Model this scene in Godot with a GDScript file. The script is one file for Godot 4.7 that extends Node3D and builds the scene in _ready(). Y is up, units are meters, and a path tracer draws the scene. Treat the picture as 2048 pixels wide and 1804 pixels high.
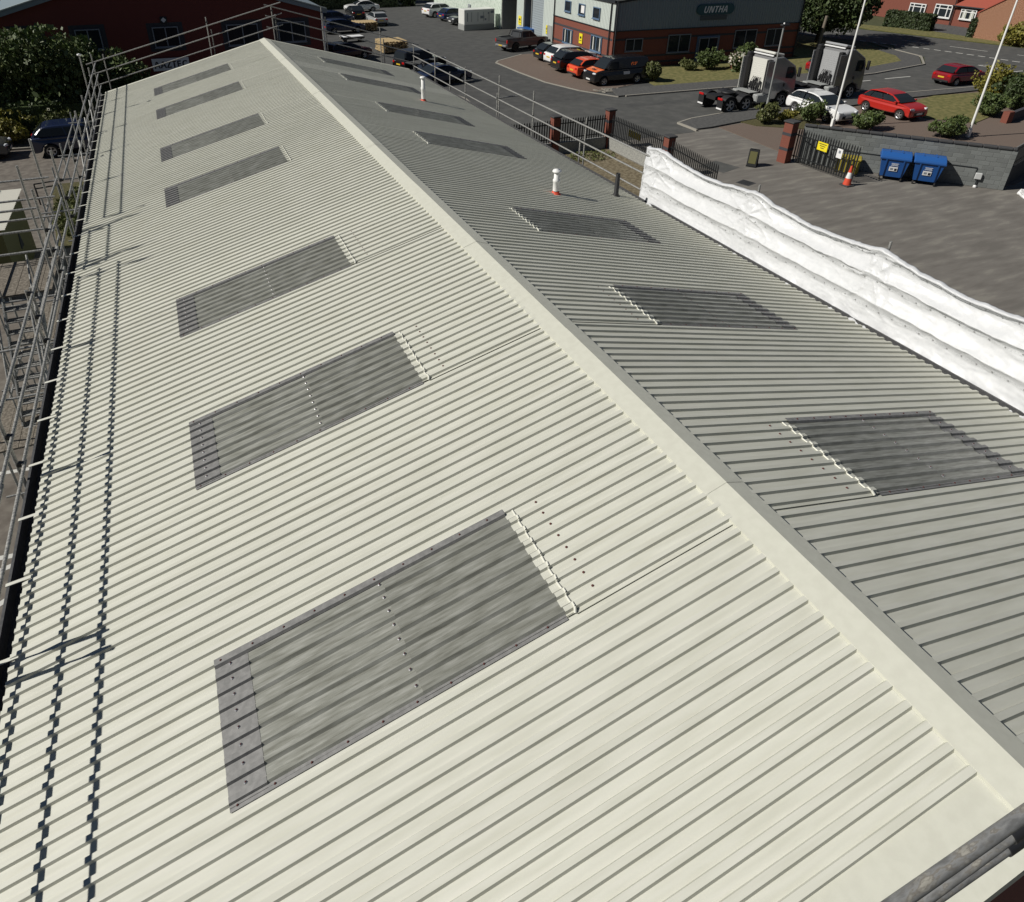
extends Node3D
# ---------------------------------------------------------------- constants (metres)
const RIDGE := 6.579
const T := 0.2618            # roof slope
const EL := 6.712            # left eave distance from the ridge
const ER := 6.55             # right eave distance
const ZF := -33.0            # far verge
const ZN := -0.46            # near verge
const COVER := 1.2334        # one roof sheet
const PITCH := COVER / 8.0   # one rib
var rng := RandomNumberGenerator.new()
var M := {}
var names := {}

# ---------------------------------------------------------------- materials
func lin(r: float, g: float, b: float, a := 1.0) -> Color:
	var c := Color(r, g, b, a).linear_to_srgb()
	c.a = a
	return c
func mat(n: String, c: Color, rough := 0.7, metal := 0.0, spec := 0.5) -> StandardMaterial3D:
	var m := StandardMaterial3D.new()
	m.albedo_color = c
	m.roughness = rough
	m.metallic = metal
	m.metallic_specular = spec
	m.cull_mode = BaseMaterial3D.CULL_DISABLED
	M[n] = m
	return m
func ntex(stops: Array, freq: float, seed_: int, oct := 4, size := 512, ntype := FastNoiseLite.TYPE_SIMPLEX_SMOOTH) -> NoiseTexture2D:
	var f := FastNoiseLite.new()
	f.noise_type = ntype
	f.seed = seed_
	f.frequency = freq
	f.fractal_octaves = oct
	f.fractal_gain = 0.55
	var t := NoiseTexture2D.new()
	t.width = size
	t.height = size
	t.seamless = true
	t.noise = f
	var g := Gradient.new()
	var offs := PackedFloat32Array()
	var cols := PackedColorArray()
	for s in stops:
		offs.append(s[0])
		cols.append(s[1])
	g.offsets = offs
	g.colors = cols
	t.color_ramp = g
	return t
func nbump(freq: float, seed_: int, strength: float, oct := 4, size := 512) -> NoiseTexture2D:
	var f := FastNoiseLite.new()
	f.seed = seed_
	f.frequency = freq
	f.fractal_octaves = oct
	var t := NoiseTexture2D.new()
	t.width = size
	t.height = size
	t.seamless = true
	t.noise = f
	t.as_normal_map = true
	t.bump_strength = strength
	return t
# a world-triplanar surface whose colour wanders between the given stops
func nmat(n: String, stops: Array, rough: float, metres: float, freq := 0.02, seed_ := 1, bump := 0.0, oct := 4) -> StandardMaterial3D:
	var m := mat(n, Color.WHITE, rough)
	m.albedo_texture = ntex(stops, freq, seed_, oct)
	m.uv1_triplanar = true
	m.uv1_world_triplanar = true
	m.uv1_scale = Vector3.ONE / metres
	if bump > 0.0:
		m.normal_enabled = true
		m.normal_texture = nbump(0.08, seed_ + 7, bump)
		m.normal_scale = 1.0
	return m
func tone(c: Color, k: float) -> Color:
	return Color(c.r * k, c.g * k, c.b * k)
func ramp(r: float, g: float, b: float, spread := 0.2) -> Array:
	return [[0.25, lin(r * (1 - spread), g * (1 - spread), b * (1 - spread))], [0.5, lin(r, g, b)], [0.75, lin(r * (1 + spread), g * (1 + spread), b * (1 + spread * 0.9))]]

func make_materials() -> void:
	# roof paint: cream coat with faint roller streaks down the slope
	for i in 3:
		var k: float = [0.975, 1.0, 1.02][i]
		var rp := mat("paint%d" % i, Color.WHITE, 0.62)
		rp.metallic_specular = 0.5
		rp.albedo_texture = ntex([[0.2, lin(0.515 * k, 0.512 * k, 0.437 * k)], [0.5, lin(0.547 * k, 0.545 * k, 0.472 * k)], [0.8, lin(0.575 * k, 0.572 * k, 0.50 * k)]], 0.02, 3 + i * 11, 6)
		rp.uv1_scale = Vector3(0.11, 0.9, 1)
	M["paint"] = M["paint1"]
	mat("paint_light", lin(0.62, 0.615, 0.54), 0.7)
	var fl := mat("flash", Color.WHITE, 0.62)
	fl.metallic_specular = 0.5
	fl.albedo_texture = ntex([[0.25, lin(0.535, 0.533, 0.452)], [0.75, lin(0.575, 0.572, 0.49)]], 0.03, 5)
	fl.uv1_triplanar = true
	fl.uv1_world_triplanar = true
	fl.uv1_scale = Vector3.ONE * 0.5
	mat("bead", lin(0.66, 0.655, 0.58), 0.45)
	for i in 3:
		var k: float = [0.93, 1.0, 1.05][i]
		var grp := mat("grp%d" % i, Color.WHITE, 0.27)
		grp.metallic_specular = 0.5
		grp.albedo_texture = ntex([[0.15, lin(0.17 * k, 0.17 * k, 0.145 * k)], [0.42, lin(0.225 * k, 0.227 * k, 0.197 * k)], [0.58, lin(0.245 * k, 0.247 * k, 0.218 * k)], [0.85, lin(0.31 * k, 0.312 * k, 0.28 * k)]], 0.02, 21 + i * 5, 6)
		grp.uv1_scale = Vector3(0.22, 1.7, 1)
	nmat("grp_lap", [[0.25, lin(0.165, 0.163, 0.158)], [0.8, lin(0.235, 0.232, 0.224)]], 0.5, 0.7, 0.015, 23, 0.0, 5)
	mat("rust", lin(0.09, 0.022, 0.018), 0.7)
	nmat("gutter_out", ramp(0.075, 0.075, 0.077), 0.6, 1.0, 0.03, 30)
	var gal := nmat("galv", [[0.2, lin(0.15, 0.15, 0.14)], [0.5, lin(0.30, 0.30, 0.29)], [0.62, lin(0.36, 0.355, 0.335)], [0.85, lin(0.46, 0.44, 0.40)]], 0.5, 0.45, 0.02, 31, 0.0, 5)
	gal.metallic = 0.35
	var gn := nmat("galv_near", [[0.2, lin(0.16, 0.16, 0.155)], [0.42, lin(0.24, 0.24, 0.235)], [0.58, lin(0.30, 0.30, 0.29)], [0.70, lin(0.22, 0.20, 0.17)], [0.82, lin(0.44, 0.42, 0.36)]], 0.55, 0.32, 0.012, 32, 0.0, 5)
	gn.uv1_scale = Vector3(1.1, 4.0, 4.0)
	gn.metallic = 0.2
	mat("coupler", lin(0.05, 0.05, 0.052), 0.5, 0.6)
	nmat("board", [[0.2, lin(0.10, 0.085, 0.065)], [0.8, lin(0.24, 0.21, 0.17)]], 0.85, 0.8, 0.02, 33)
	var sh := nmat("sheeting", [[0.3, lin(0.56, 0.57, 0.58)], [0.7, lin(0.60, 0.605, 0.615)]], 0.45, 1.2, 0.02, 34, 0.0)
	sh.metallic_specular = 0.5
	nmat("sheet_band", [[0.25, lin(0.46, 0.47, 0.48)], [0.4, lin(0.57, 0.58, 0.59)], [0.7, lin(0.60, 0.605, 0.615)]], 0.45, 0.9, 0.05, 35, 0.0, 3)
	# ground
	nmat("ground", [[0.3, lin(0.045, 0.055, 0.02)], [0.7, lin(0.07, 0.075, 0.03)]], 0.95, 9.0, 0.02, 40)
	nmat("yard", [[0.2, lin(0.132, 0.120, 0.105)], [0.45, lin(0.155, 0.142, 0.125)], [0.6, lin(0.165, 0.152, 0.134)], [0.8, lin(0.205, 0.19, 0.163)]], 0.93, 9.0, 0.012, 41, 0.0, 6)
	M["yard"].uv1_scale = Vector3(0.06, 0.2, 0.26)
	nmat("carpark", [[0.2, lin(0.105, 0.09, 0.074)], [0.5, lin(0.135, 0.117, 0.098)], [0.8, lin(0.17, 0.15, 0.125)]], 0.93, 5.0, 0.02, 42, 0.0, 6)
	nmat("asphalt", [[0.2, lin(0.055, 0.055, 0.053)], [0.5, lin(0.064, 0.064, 0.061)], [0.8, lin(0.078, 0.077, 0.073)]], 0.92, 11.0, 0.018, 43, 0.0, 6)
	nmat("asphalt2", [[0.2, lin(0.066, 0.066, 0.062)], [0.5, lin(0.076, 0.076, 0.071)], [0.8, lin(0.092, 0.09, 0.084)]], 0.92, 11.0, 0.018, 44, 0.0, 6)
	nmat("pavement", [[0.2, lin(0.065, 0.064, 0.062)], [0.8, lin(0.10, 0.098, 0.093)]], 0.93, 3.0, 0.02, 45)
	nmat("kerb", ramp(0.30, 0.28, 0.24, 0.15), 0.9, 1.0, 0.03, 46)
	nmat("blockpave", [[0.25, lin(0.115, 0.085, 0.066)], [0.5, lin(0.145, 0.108, 0.085)], [0.75, lin(0.185, 0.140, 0.112)]], 0.9, 0.9, 0.05, 47, 0.0)
	nmat("lawn", [[0.2, lin(0.10, 0.10, 0.028)], [0.5, lin(0.145, 0.135, 0.045)], [0.8, lin(0.20, 0.17, 0.065)]], 0.95, 5.0, 0.02, 48, 0.0, 6)
	nmat("dry_grass", [[0.2, lin(0.10, 0.08, 0.045)], [0.5, lin(0.155, 0.125, 0.075)], [0.8, lin(0.22, 0.185, 0.12)]], 0.95, 2.5, 0.02, 49, 0.0, 6)
	nmat("moss", [[0.3, lin(0.05, 0.045, 0.015)], [0.7, lin(0.10, 0.09, 0.03)]], 0.95, 2.0, 0.03, 50, 1.0, 5)
	mat("line", lin(0.55, 0.54, 0.50), 0.8)
	# masonry
	nmat("brick_red", [[0.3, lin(0.15, 0.045, 0.030)], [0.5, lin(0.19, 0.060, 0.040)], [0.7, lin(0.235, 0.085, 0.056)]], 0.9, 0.7, 0.05, 51, 0.8)
	nmat("brick_dark", [[0.3, lin(0.12, 0.028, 0.022)], [0.7, lin(0.19, 0.05, 0.038)]], 0.9, 0.7, 0.05, 52, 0.8)
	nmat("brick_blue", ramp(0.045, 0.045, 0.052, 0.25), 0.85, 0.7, 0.05, 53)
	nmat("brick_old", [[0.25, lin(0.18, 0.085, 0.05)], [0.45, lin(0.25, 0.12, 0.07)], [0.6, lin(0.31, 0.16, 0.095)], [0.8, lin(0.38, 0.23, 0.15)]], 0.92, 2.2, 0.04, 54, 1.0, 5)
	nmat("tile_red", [[0.25, lin(0.26, 0.055, 0.035)], [0.75, lin(0.38, 0.095, 0.06)]], 0.85, 1.0, 0.04, 55, 1.0)
	for i in 3:
		var k: float = [0.88, 1.0, 1.1][i]
		nmat("block%d" % i, ramp(0.165 * k, 0.175 * k, 0.170 * k, 0.16), 0.93, 0.6, 0.04, 56 + i, 1.0)
	nmat("mortar", ramp(0.21, 0.215, 0.205, 0.1), 0.95, 0.6, 0.04, 60)
	nmat("coping", ramp(0.05, 0.05, 0.052, 0.25), 0.9, 0.8, 0.04, 61)
	nmat("concrete", ramp(0.27, 0.27, 0.25, 0.18), 0.92, 1.4, 0.02, 62, 0.8)
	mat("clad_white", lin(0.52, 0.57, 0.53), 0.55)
	mat("clad_grey", lin(0.22, 0.27, 0.295), 0.5)  # on the office wall its darkness stands in for shade on pale cladding
	nmat("clad_old", [[0.2, lin(0.36, 0.44, 0.36)], [0.5, lin(0.56, 0.63, 0.55)], [0.8, lin(0.66, 0.71, 0.64)]], 0.7, 5.0, 0.02, 63)
	mat("trim_dark", lin(0.018, 0.022, 0.026), 0.6)
	mat("frame_blue", lin(0.10, 0.16, 0.25), 0.5)
	mat("frame_grey", lin(0.22, 0.24, 0.27), 0.5)
	mat("white_pvc", lin(0.74, 0.74, 0.73), 0.4)
	mat("shutter", lin(0.30, 0.34, 0.36), 0.5)
	var gl := mat("glass", lin(0.02, 0.025, 0.03), 0.06)
	gl.metallic_specular = 0.3
	mat("blind", lin(0.5, 0.5, 0.46), 0.8)
	mat("curtain", lin(0.45, 0.47, 0.40), 0.9)
	# vehicles
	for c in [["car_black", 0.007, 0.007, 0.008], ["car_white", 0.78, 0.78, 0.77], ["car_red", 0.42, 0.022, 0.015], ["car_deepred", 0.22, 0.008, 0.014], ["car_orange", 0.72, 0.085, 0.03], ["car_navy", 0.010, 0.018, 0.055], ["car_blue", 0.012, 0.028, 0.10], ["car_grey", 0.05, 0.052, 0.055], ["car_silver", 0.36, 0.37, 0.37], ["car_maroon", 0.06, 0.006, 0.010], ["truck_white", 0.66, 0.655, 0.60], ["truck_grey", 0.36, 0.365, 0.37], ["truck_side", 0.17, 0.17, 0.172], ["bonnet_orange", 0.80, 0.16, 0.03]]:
		var m := mat(c[0], lin(c[1], c[2], c[3]), 0.32, 0.0, 0.5)
		m.clearcoat_enabled = true
		m.clearcoat = 0.8
		m.clearcoat_roughness = 0.08
	mat("tyre", lin(0.018, 0.018, 0.018), 0.9)
	mat("alloy", lin(0.45, 0.45, 0.46), 0.35, 0.7)
	mat("black_plastic", lin(0.014, 0.014, 0.015), 0.6)
	mat("lamp_red", lin(0.45, 0.01, 0.01), 0.2)
	mat("lamp_clear", lin(0.7, 0.72, 0.74), 0.12)
	mat("plate_yellow", lin(0.62, 0.42, 0.03), 0.5)
	mat("plate_white", lin(0.7, 0.7, 0.68), 0.5)
	mat("bin_blue", lin(0.012, 0.075, 0.26), 0.45)
	mat("bin_lid", lin(0.02, 0.10, 0.33), 0.4)
	mat("bin_yellow", lin(0.32, 0.26, 0.03), 0.6)
	mat("sign_yellow", lin(0.80, 0.66, 0.02), 0.5)
	mat("sign_white", lin(0.76, 0.76, 0.75), 0.5)
	mat("sign_ink", lin(0.02, 0.02, 0.025), 0.6)
	mat("sign_teal", lin(0.008, 0.075, 0.10), 0.4)
	mat("sign_text", lin(0.8, 0.8, 0.8), 0.5)
	mat("sign_slate", lin(0.07, 0.09, 0.10), 0.5)
	mat("fence_black", lin(0.012, 0.013, 0.014), 0.5)
	mat("pole_white", lin(0.82, 0.82, 0.79), 0.4)
	mat("lamp_grey", lin(0.34, 0.35, 0.34), 0.5, 0.3)
	mat("cone_red", lin(0.62, 0.07, 0.03), 0.6)
	mat("flue_white", lin(0.74, 0.74, 0.72), 0.45)
	nmat("timber", [[0.25, lin(0.36, 0.26, 0.13)], [0.75, lin(0.50, 0.38, 0.21)]], 0.8, 0.6, 0.03, 70)
	nmat("timber_old", [[0.3, lin(0.12, 0.10, 0.075)], [0.7, lin(0.22, 0.19, 0.15)]], 0.9, 0.8, 0.03, 71)
	nmat("bark", [[0.3, lin(0.05, 0.038, 0.026)], [0.7, lin(0.09, 0.07, 0.05)]], 0.95, 0.6, 0.03, 72, 1.0)
	for c in [["leaf_dark", 0.050, 0.075, 0.022], ["leaf_mid", 0.085, 0.12, 0.034], ["leaf_yellow", 0.22, 0.20, 0.035], ["leaf_olive", 0.12, 0.135, 0.045], ["petal", 0.72, 0.66, 0.58], ["leaf_hedge", 0.045, 0.065, 0.024]]:
		var m := mat(c[0], lin(c[1], c[2], c[3]), 0.6)
		m.vertex_color_use_as_albedo = true
		m.backlight_enabled = true
		m.backlight = lin(c[1] * 0.5, c[2] * 0.6, c[3] * 0.3)
	mat("olive_wall", lin(0.10, 0.095, 0.03), 0.7)
	mat("shed_roof", lin(0.62, 0.60, 0.52), 0.6)
	mat("box_grey", lin(0.5, 0.51, 0.5), 0.5)
	mat("bag_white", lin(0.72, 0.72, 0.72), 0.6)
	mat("gen_white", lin(0.66, 0.665, 0.63), 0.45)
	mat("gen_grey", lin(0.30, 0.31, 0.30), 0.5)

# ---------------------------------------------------------------- mesh helpers
func new_st() -> SurfaceTool:
	var st := SurfaceTool.new()
	st.begin(Mesh.PRIMITIVE_TRIANGLES)
	st.set_smooth_group(-1)
	return st
func tri(st: SurfaceTool, a: Vector3, b: Vector3, c: Vector3) -> void:
	for v in [a, b, c]:
		st.set_uv(Vector2(v.x, v.z))
		st.add_vertex(v)
func quad(st: SurfaceTool, a: Vector3, b: Vector3, c: Vector3, d: Vector3) -> void:
	tri(st, a, b, c)
	tri(st, a, c, d)
func box(st: SurfaceTool, c: Vector3, s: Vector3, b := Basis()) -> void:
	var h := s * 0.5
	var v := []
	for i in 8:
		v.append(c + b * Vector3(h.x * (1 if i & 1 else -1), h.y * (1 if i & 2 else -1), h.z * (1 if i & 4 else -1)))
	quad(st, v[4], v[6], v[7], v[5])
	quad(st, v[1], v[3], v[2], v[0])
	quad(st, v[5], v[7], v[3], v[1])
	quad(st, v[0], v[2], v[6], v[4])
	quad(st, v[2], v[3], v[7], v[6])
	quad(st, v[0], v[4], v[5], v[1])
# box with chamfered vertical/horizontal edges
func cbox(st: SurfaceTool, c: Vector3, s: Vector3, ch: float, b := Basis()) -> void:
	var pts := PackedVector2Array()
	var hx := s.x * 0.5
	var hy := s.y * 0.5
	for q in [[-hx + ch, -hy], [-hx, -hy + ch], [-hx, hy - ch], [-hx + ch, hy], [hx - ch, hy], [hx, hy - ch], [hx, -hy + ch], [hx - ch, -hy]]:
		pts.append(Vector2(q[0], q[1]))
	bevel_prism(st, pts, s.z, ch, Transform3D(b, c))
func cyl(st: SurfaceTool, a: Vector3, b: Vector3, r0: float, r1: float, n := 10, caps := true) -> void:
	var d := (b - a).normalized()
	var u := d.cross(Vector3.UP if absf(d.y) < 0.9 else Vector3.RIGHT).normalized()
	var w := d.cross(u)
	st.set_smooth_group(0)
	for i in n:
		var t0 := TAU * i / n
		var t1 := TAU * (i + 1) / n
		var e0 := u * cos(t0) + w * sin(t0)
		var e1 := u * cos(t1) + w * sin(t1)
		quad(st, a + e0 * r0, a + e1 * r0, b + e1 * r1, b + e0 * r1)
	st.set_smooth_group(-1)
	if caps:
		for i in n:
			var t0 := TAU * i / n
			var t1 := TAU * (i + 1) / n
			var e0 := u * cos(t0) + w * sin(t0)
			var e1 := u * cos(t1) + w * sin(t1)
			tri(st, a, a + e1 * r0, a + e0 * r0)
			tri(st, b, b + e0 * r1, b + e1 * r1)
# solid of revolution round a vertical axis: profile of (radius, height)
func lathe(st: SurfaceTool, at: Vector3, prof: Array, n := 14) -> void:
	st.set_smooth_group(0)
	for k in prof.size() - 1:
		for i in n:
			var t0 := TAU * i / n
			var t1 := TAU * (i + 1) / n
			var p: Array = prof[k]
			var q: Array = prof[k + 1]
			quad(st, at + Vector3(cos(t0) * p[0], p[1], sin(t0) * p[0]), at + Vector3(cos(t1) * p[0], p[1], sin(t1) * p[0]), at + Vector3(cos(t1) * q[0], q[1], sin(t1) * q[0]), at + Vector3(cos(t0) * q[0], q[1], sin(t0) * q[0]))
	st.set_smooth_group(-1)
func inset(pts: PackedVector2Array, d: float) -> PackedVector2Array:
	var out := PackedVector2Array()
	var n := pts.size()
	var area := 0.0
	for i in n:
		var p := pts[i]
		var q := pts[(i + 1) % n]
		area += p.x * q.y - q.x * p.y
	var s := 1.0 if area > 0 else -1.0
	for i in n:
		var e0 := (pts[i] - pts[(i + n - 1) % n]).normalized()
		var e1 := (pts[(i + 1) % n] - pts[i]).normalized()
		var n0 := Vector2(-e0.y, e0.x) * s
		var n1 := Vector2(-e1.y, e1.x) * s
		var m := (n0 + n1)
		var l := m.length()
		m = n0 if l < 0.2 else m / l * minf(2.0, 2.0 / l)
		out.append(pts[i] + m * d)
	return out
# polygon in local xy, extruded along local z (depth centred), edges bevelled
func bevel_prism(st: SurfaceTool, pts: PackedVector2Array, depth: float, bev: float, xf: Transform3D) -> void:
	var h := depth * 0.5
	var ins := inset(pts, bev) if bev > 0 else pts
	var n := pts.size()
	for i in n:
		var j := (i + 1) % n
		var a := pts[i]
		var b := pts[j]
		quad(st, xf * Vector3(a.x, a.y, h - bev), xf * Vector3(b.x, b.y, h - bev), xf * Vector3(b.x, b.y, -h + bev), xf * Vector3(a.x, a.y, -h + bev))
		if bev > 0:
			var c := ins[i]
			var d := ins[j]
			quad(st, xf * Vector3(c.x, c.y, h), xf * Vector3(d.x, d.y, h), xf * Vector3(b.x, b.y, h - bev), xf * Vector3(a.x, a.y, h - bev))
			quad(st, xf * Vector3(a.x, a.y, -h + bev), xf * Vector3(b.x, b.y, -h + bev), xf * Vector3(d.x, d.y, -h), xf * Vector3(c.x, c.y, -h))
	var idx := Geometry2D.triangulate_polygon(ins)
	for k in range(0, idx.size(), 3):
		var a := ins[idx[k]]
		var b := ins[idx[k + 1]]
		var c := ins[idx[k + 2]]
		tri(st, xf * Vector3(a.x, a.y, h), xf * Vector3(b.x, b.y, h), xf * Vector3(c.x, c.y, h))
		tri(st, xf * Vector3(c.x, c.y, -h), xf * Vector3(b.x, b.y, -h), xf * Vector3(a.x, a.y, -h))
func flat(st: SurfaceTool, pts: PackedVector2Array, y: float) -> void:
	var idx := Geometry2D.triangulate_polygon(pts)
	for k in range(0, idx.size(), 3):
		var a := pts[idx[k]]
		var b := pts[idx[k + 1]]
		var c := pts[idx[k + 2]]
		if (b - a).cross(c - a) < 0:
			var tmp := b
			b = c
			c = tmp
		tri(st, Vector3(a.x, y, a.y), Vector3(b.x, y, b.y), Vector3(c.x, y, c.y))
func obj(called: String, st: SurfaceTool, m: String, parent: Node = self) -> MeshInstance3D:
	st.generate_normals()
	var o := MeshInstance3D.new()
	o.mesh = st.commit()
	o.material_override = M[m]
	return hang(called, o, parent)
func hang(called: String, o: Node3D, parent: Node) -> Node3D:
	o.name = numbered(called) if parent == self else called
	parent.add_child(o, true)
	return o
func inst(called: String, mesh: Mesh, m: String, parent: Node, xf: Transform3D) -> MeshInstance3D:
	var o := MeshInstance3D.new()
	o.mesh = mesh
	o.material_override = M[m]
	o.transform = xf
	hang(called, o, parent)
	return o
func numbered(n: String) -> String:
	if not names.has(n):
		names[n] = 0
		return n
	names[n] += 1
	return "%s_%03d" % [n, names[n]]
func tag(o: Node, label: String, category: String, group := "", kind := "") -> Node:
	o.set_meta("label", label)
	o.set_meta("category", category)
	if group:
		o.set_meta("group", group)
	if kind:
		o.set_meta("kind", kind)
	return o
func thing(called: String, label: String, category: String, at := Vector3.ZERO, turn := 0.0, group := "") -> Node3D:
	var o := Node3D.new()
	o.name = numbered(called)
	add_child(o)
	o.position = at
	o.rotation.y = turn
	tag(o, label, category, group)
	return o
func struct(called: String, st: SurfaceTool, m: String) -> MeshInstance3D:
	var o := obj(called, st, m)
	o.set_meta("kind", "structure")
	return o
func v2(a: Array) -> PackedVector2Array:
	var p := PackedVector2Array()
	for q in a:
		p.append(Vector2(q[0], q[1]))
	return p
func sheet(called: String, a: Array, y: float, m: String) -> MeshInstance3D:
	var st := new_st()
	flat(st, v2(a), y)
	return struct(called, st, m)
# raised slab (pavement, lawn): top at y, sides down to the ground
func slab(called: String, a: Array, y: float, m: String) -> MeshInstance3D:
	var st := new_st()
	var p := v2(a)
	flat(st, p, y)
	for i in p.size():
		var q := p[i]
		var r := p[(i + 1) % p.size()]
		quad(st, Vector3(q.x, y, q.y), Vector3(r.x, y, r.y), Vector3(r.x, 0, r.y), Vector3(q.x, 0, q.y))
	return struct(called, st, m)
func kerb(a: Array, w := 0.13, h := 0.115, m := "kerb") -> void:
	var st := new_st()
	for i in a.size() - 1:
		var p := Vector3(a[i][0], 0, a[i][1])
		var q := Vector3(a[i + 1][0], 0, a[i + 1][1])
		var d := (q - p).normalized()
		box(st, (p + q) * 0.5 + Vector3(0, h * 0.5, 0), Vector3(w, h, p.distance_to(q) + w * 0.4), Basis.looking_at(d))
	struct("kerb", st, m)
func tube(called: String, a: Vector3, b: Vector3, parent: Node, m := "galv", r := 0.0242, n := 10) -> MeshInstance3D:
	var st := new_st()
	cyl(st, a, b, r, r, n)
	return obj(called, st, m, parent)
func text(called: String, s: String, size: float, m: String, parent: Node, xf: Transform3D, bold := true) -> void:
	var t := TextMesh.new()
	t.text = s
	var f := SystemFont.new()
	f.font_names = PackedStringArray(["Droid Sans"])
	f.font_weight = 700 if bold else 400
	t.font = f
	t.font_size = 32
	t.pixel_size = size / 32.0
	t.depth = 0.012
	var o := MeshInstance3D.new()
	o.mesh = t
	o.material_override = M[m]
	o.transform = xf
	hang(called, o, parent)

# ---------------------------------------------------------------- foliage
# leaves scattered through lobes: each lobe = [centre, radii]
func leaves(called: String, lobes: Array, n: int, size: float, m: String, parent: Node, shell_ := 0.55, box_shape := false) -> void:
	var vs := PackedVector3Array()
	var ns := PackedVector3Array()
	var cs := PackedColorArray()
	var ix := PackedInt32Array()
	vs.resize(n * 4)
	ns.resize(n * 4)
	cs.resize(n * 4)
	ix.resize(n * 6)
	var vol := []
	var tot := 0.0
	for l in lobes:
		tot += l[1].x * l[1].y * l[1].z
		vol.append(tot)
	for i in n:
		var pick := rng.randf() * tot
		var k := 0
		while vol[k] < pick:
			k += 1
		var l: Array = lobes[k]
		var p: Vector3
		if box_shape:
			p = Vector3(rng.randf_range(-1, 1), rng.randf_range(-1, 1), rng.randf_range(-1, 1))
			if rng.randf() < shell_:
				var ax := rng.randi() % 3
				p[ax] = signf(p[ax]) * rng.randf_range(0.9, 1.04)
		else:
			p = Vector3(rng.randfn(), rng.randfn(), rng.randfn()).normalized()
			p *= lerpf(pow(rng.randf(), 0.33), rng.randf_range(0.8, 1.06), shell_)
		p = l[0] + p * l[1]
		p.y = maxf(p.y, 0.03)
		var b := Basis.from_euler(Vector3(rng.randf() * TAU, rng.randf() * TAU, rng.randf() * TAU))
		var sz := size * (rng.randf_range(0.45, 1.2) if rng.randf() < 0.8 else rng.randf_range(1.2, 1.9))
		var t := rng.randf_range(0.65, 1.3)
		var col := Color(t * rng.randf_range(0.9, 1.15), t, t * rng.randf_range(0.8, 1.1))
		var q := i * 4
		vs[q] = p + b.z * (sz * 0.5)
		vs[q + 1] = p + b.x * (sz * 0.32) + b.y * (sz * 0.06)
		vs[q + 2] = p - b.z * (sz * 0.5)
		vs[q + 3] = p - b.x * (sz * 0.32) + b.y * (sz * 0.06)
		for e in 4:
			ns[q + e] = -b.y
			cs[q + e] = col
		var w := i * 6
		ix[w] = q
		ix[w + 1] = q + 1
		ix[w + 2] = q + 2
		ix[w + 3] = q
		ix[w + 4] = q + 2
		ix[w + 5] = q + 3
	var arr := []
	arr.resize(Mesh.ARRAY_MAX)
	arr[Mesh.ARRAY_VERTEX] = vs
	arr[Mesh.ARRAY_NORMAL] = ns
	arr[Mesh.ARRAY_COLOR] = cs
	arr[Mesh.ARRAY_INDEX] = ix
	var am := ArrayMesh.new()
	am.add_surface_from_arrays(Mesh.PRIMITIVE_TRIANGLES, arr)
	var o := MeshInstance3D.new()
	o.mesh = am
	o.material_override = M[m]
	hang(called, o, parent)
func lobes_round(c: Vector3, r: Vector3, n: int, f := 0.5) -> Array:
	var out := []
	for i in n:
		var d := Vector3(rng.randfn(), rng.randfn() * 0.8, rng.randfn()).normalized() * rng.randf_range(0.35, 0.8)
		var k := rng.randf_range(f * 0.7, f * 1.2)
		out.append([c + d * r, r * k])
	return out
func tree(label: String, at: Vector3, h: float, r: Vector3, n: int, leaf: float, m: String, nl := 16) -> void:
	var t := thing("broadleaf_tree", label, "tree", at)
	var st := new_st()
	cyl(st, Vector3.ZERO, Vector3(0.1, h * 0.35, 0.05), 0.22, 0.16, 9)
	cyl(st, Vector3(0.1, h * 0.35, 0.05), Vector3(0, h * 0.8, 0), 0.16, 0.05, 7)
	for i in 6:
		var a := TAU * i / 6.0 + rng.randf()
		cyl(st, Vector3(0.08, h * rng.randf_range(0.28, 0.45), 0.04), Vector3(cos(a) * r.x * 0.45, h * rng.randf_range(0.5, 0.7), sin(a) * r.z * 0.45), 0.08, 0.03, 6)
	obj("trunk", st, "bark", t)
	var lb := lobes_round(Vector3(0, h - r.y * 1.05, 0), r, nl, 0.42)
	leaves("crown", lb, n, leaf, m, t, 0.5)
func shrub(called: String, label: String, at: Vector3, r: Vector3, n: int, leaf: float, m: String, nl := 7, group := "") -> Node3D:
	var t := thing(called, label, "shrub", at, 0.0, group)
	var st := new_st()
	for i in 5:
		var a := TAU * i / 5.0
		cyl(st, Vector3(cos(a) * 0.05, -0.02, sin(a) * 0.05), Vector3(cos(a) * r.x * 0.5, r.y * 1.2, sin(a) * r.z * 0.5), 0.025, 0.01, 5)
	obj("stem", st, "bark", t)
	var lb := [[Vector3(0, r.y * 0.8, 0), r * 0.7]]
	lb.append_array(lobes_round(Vector3(0, r.y, 0), r, nl, 0.45))
	if nl > 3:
		for i in nl * 2:
			var d := Vector3(rng.randfn(), absf(rng.randfn()), rng.randfn()).normalized()
			lb.append([Vector3(0, r.y * 0.9, 0) + d * r * rng.randf_range(0.95, 1.18), r * rng.randf_range(0.10, 0.22)])
	leaves("foliage", lb, n, leaf, m, t, 0.45)
	return t
func hedge(label: String, at: Vector3, s: Vector3, turn: float, n: int, leaf: float, m: String) -> void:
	var t := thing("hedge", label, "hedge", at, turn)
	var st := new_st()
	box(st, Vector3(0, s.y * 0.45, 0), Vector3(s.x * 0.82, s.y * 0.9, s.z * 0.82))
	obj("core", st, m, t)
	leaves("foliage", [[Vector3(0, s.y * 0.5, 0), s * 0.5]], n, leaf, m, t, 0.85, true)

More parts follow.
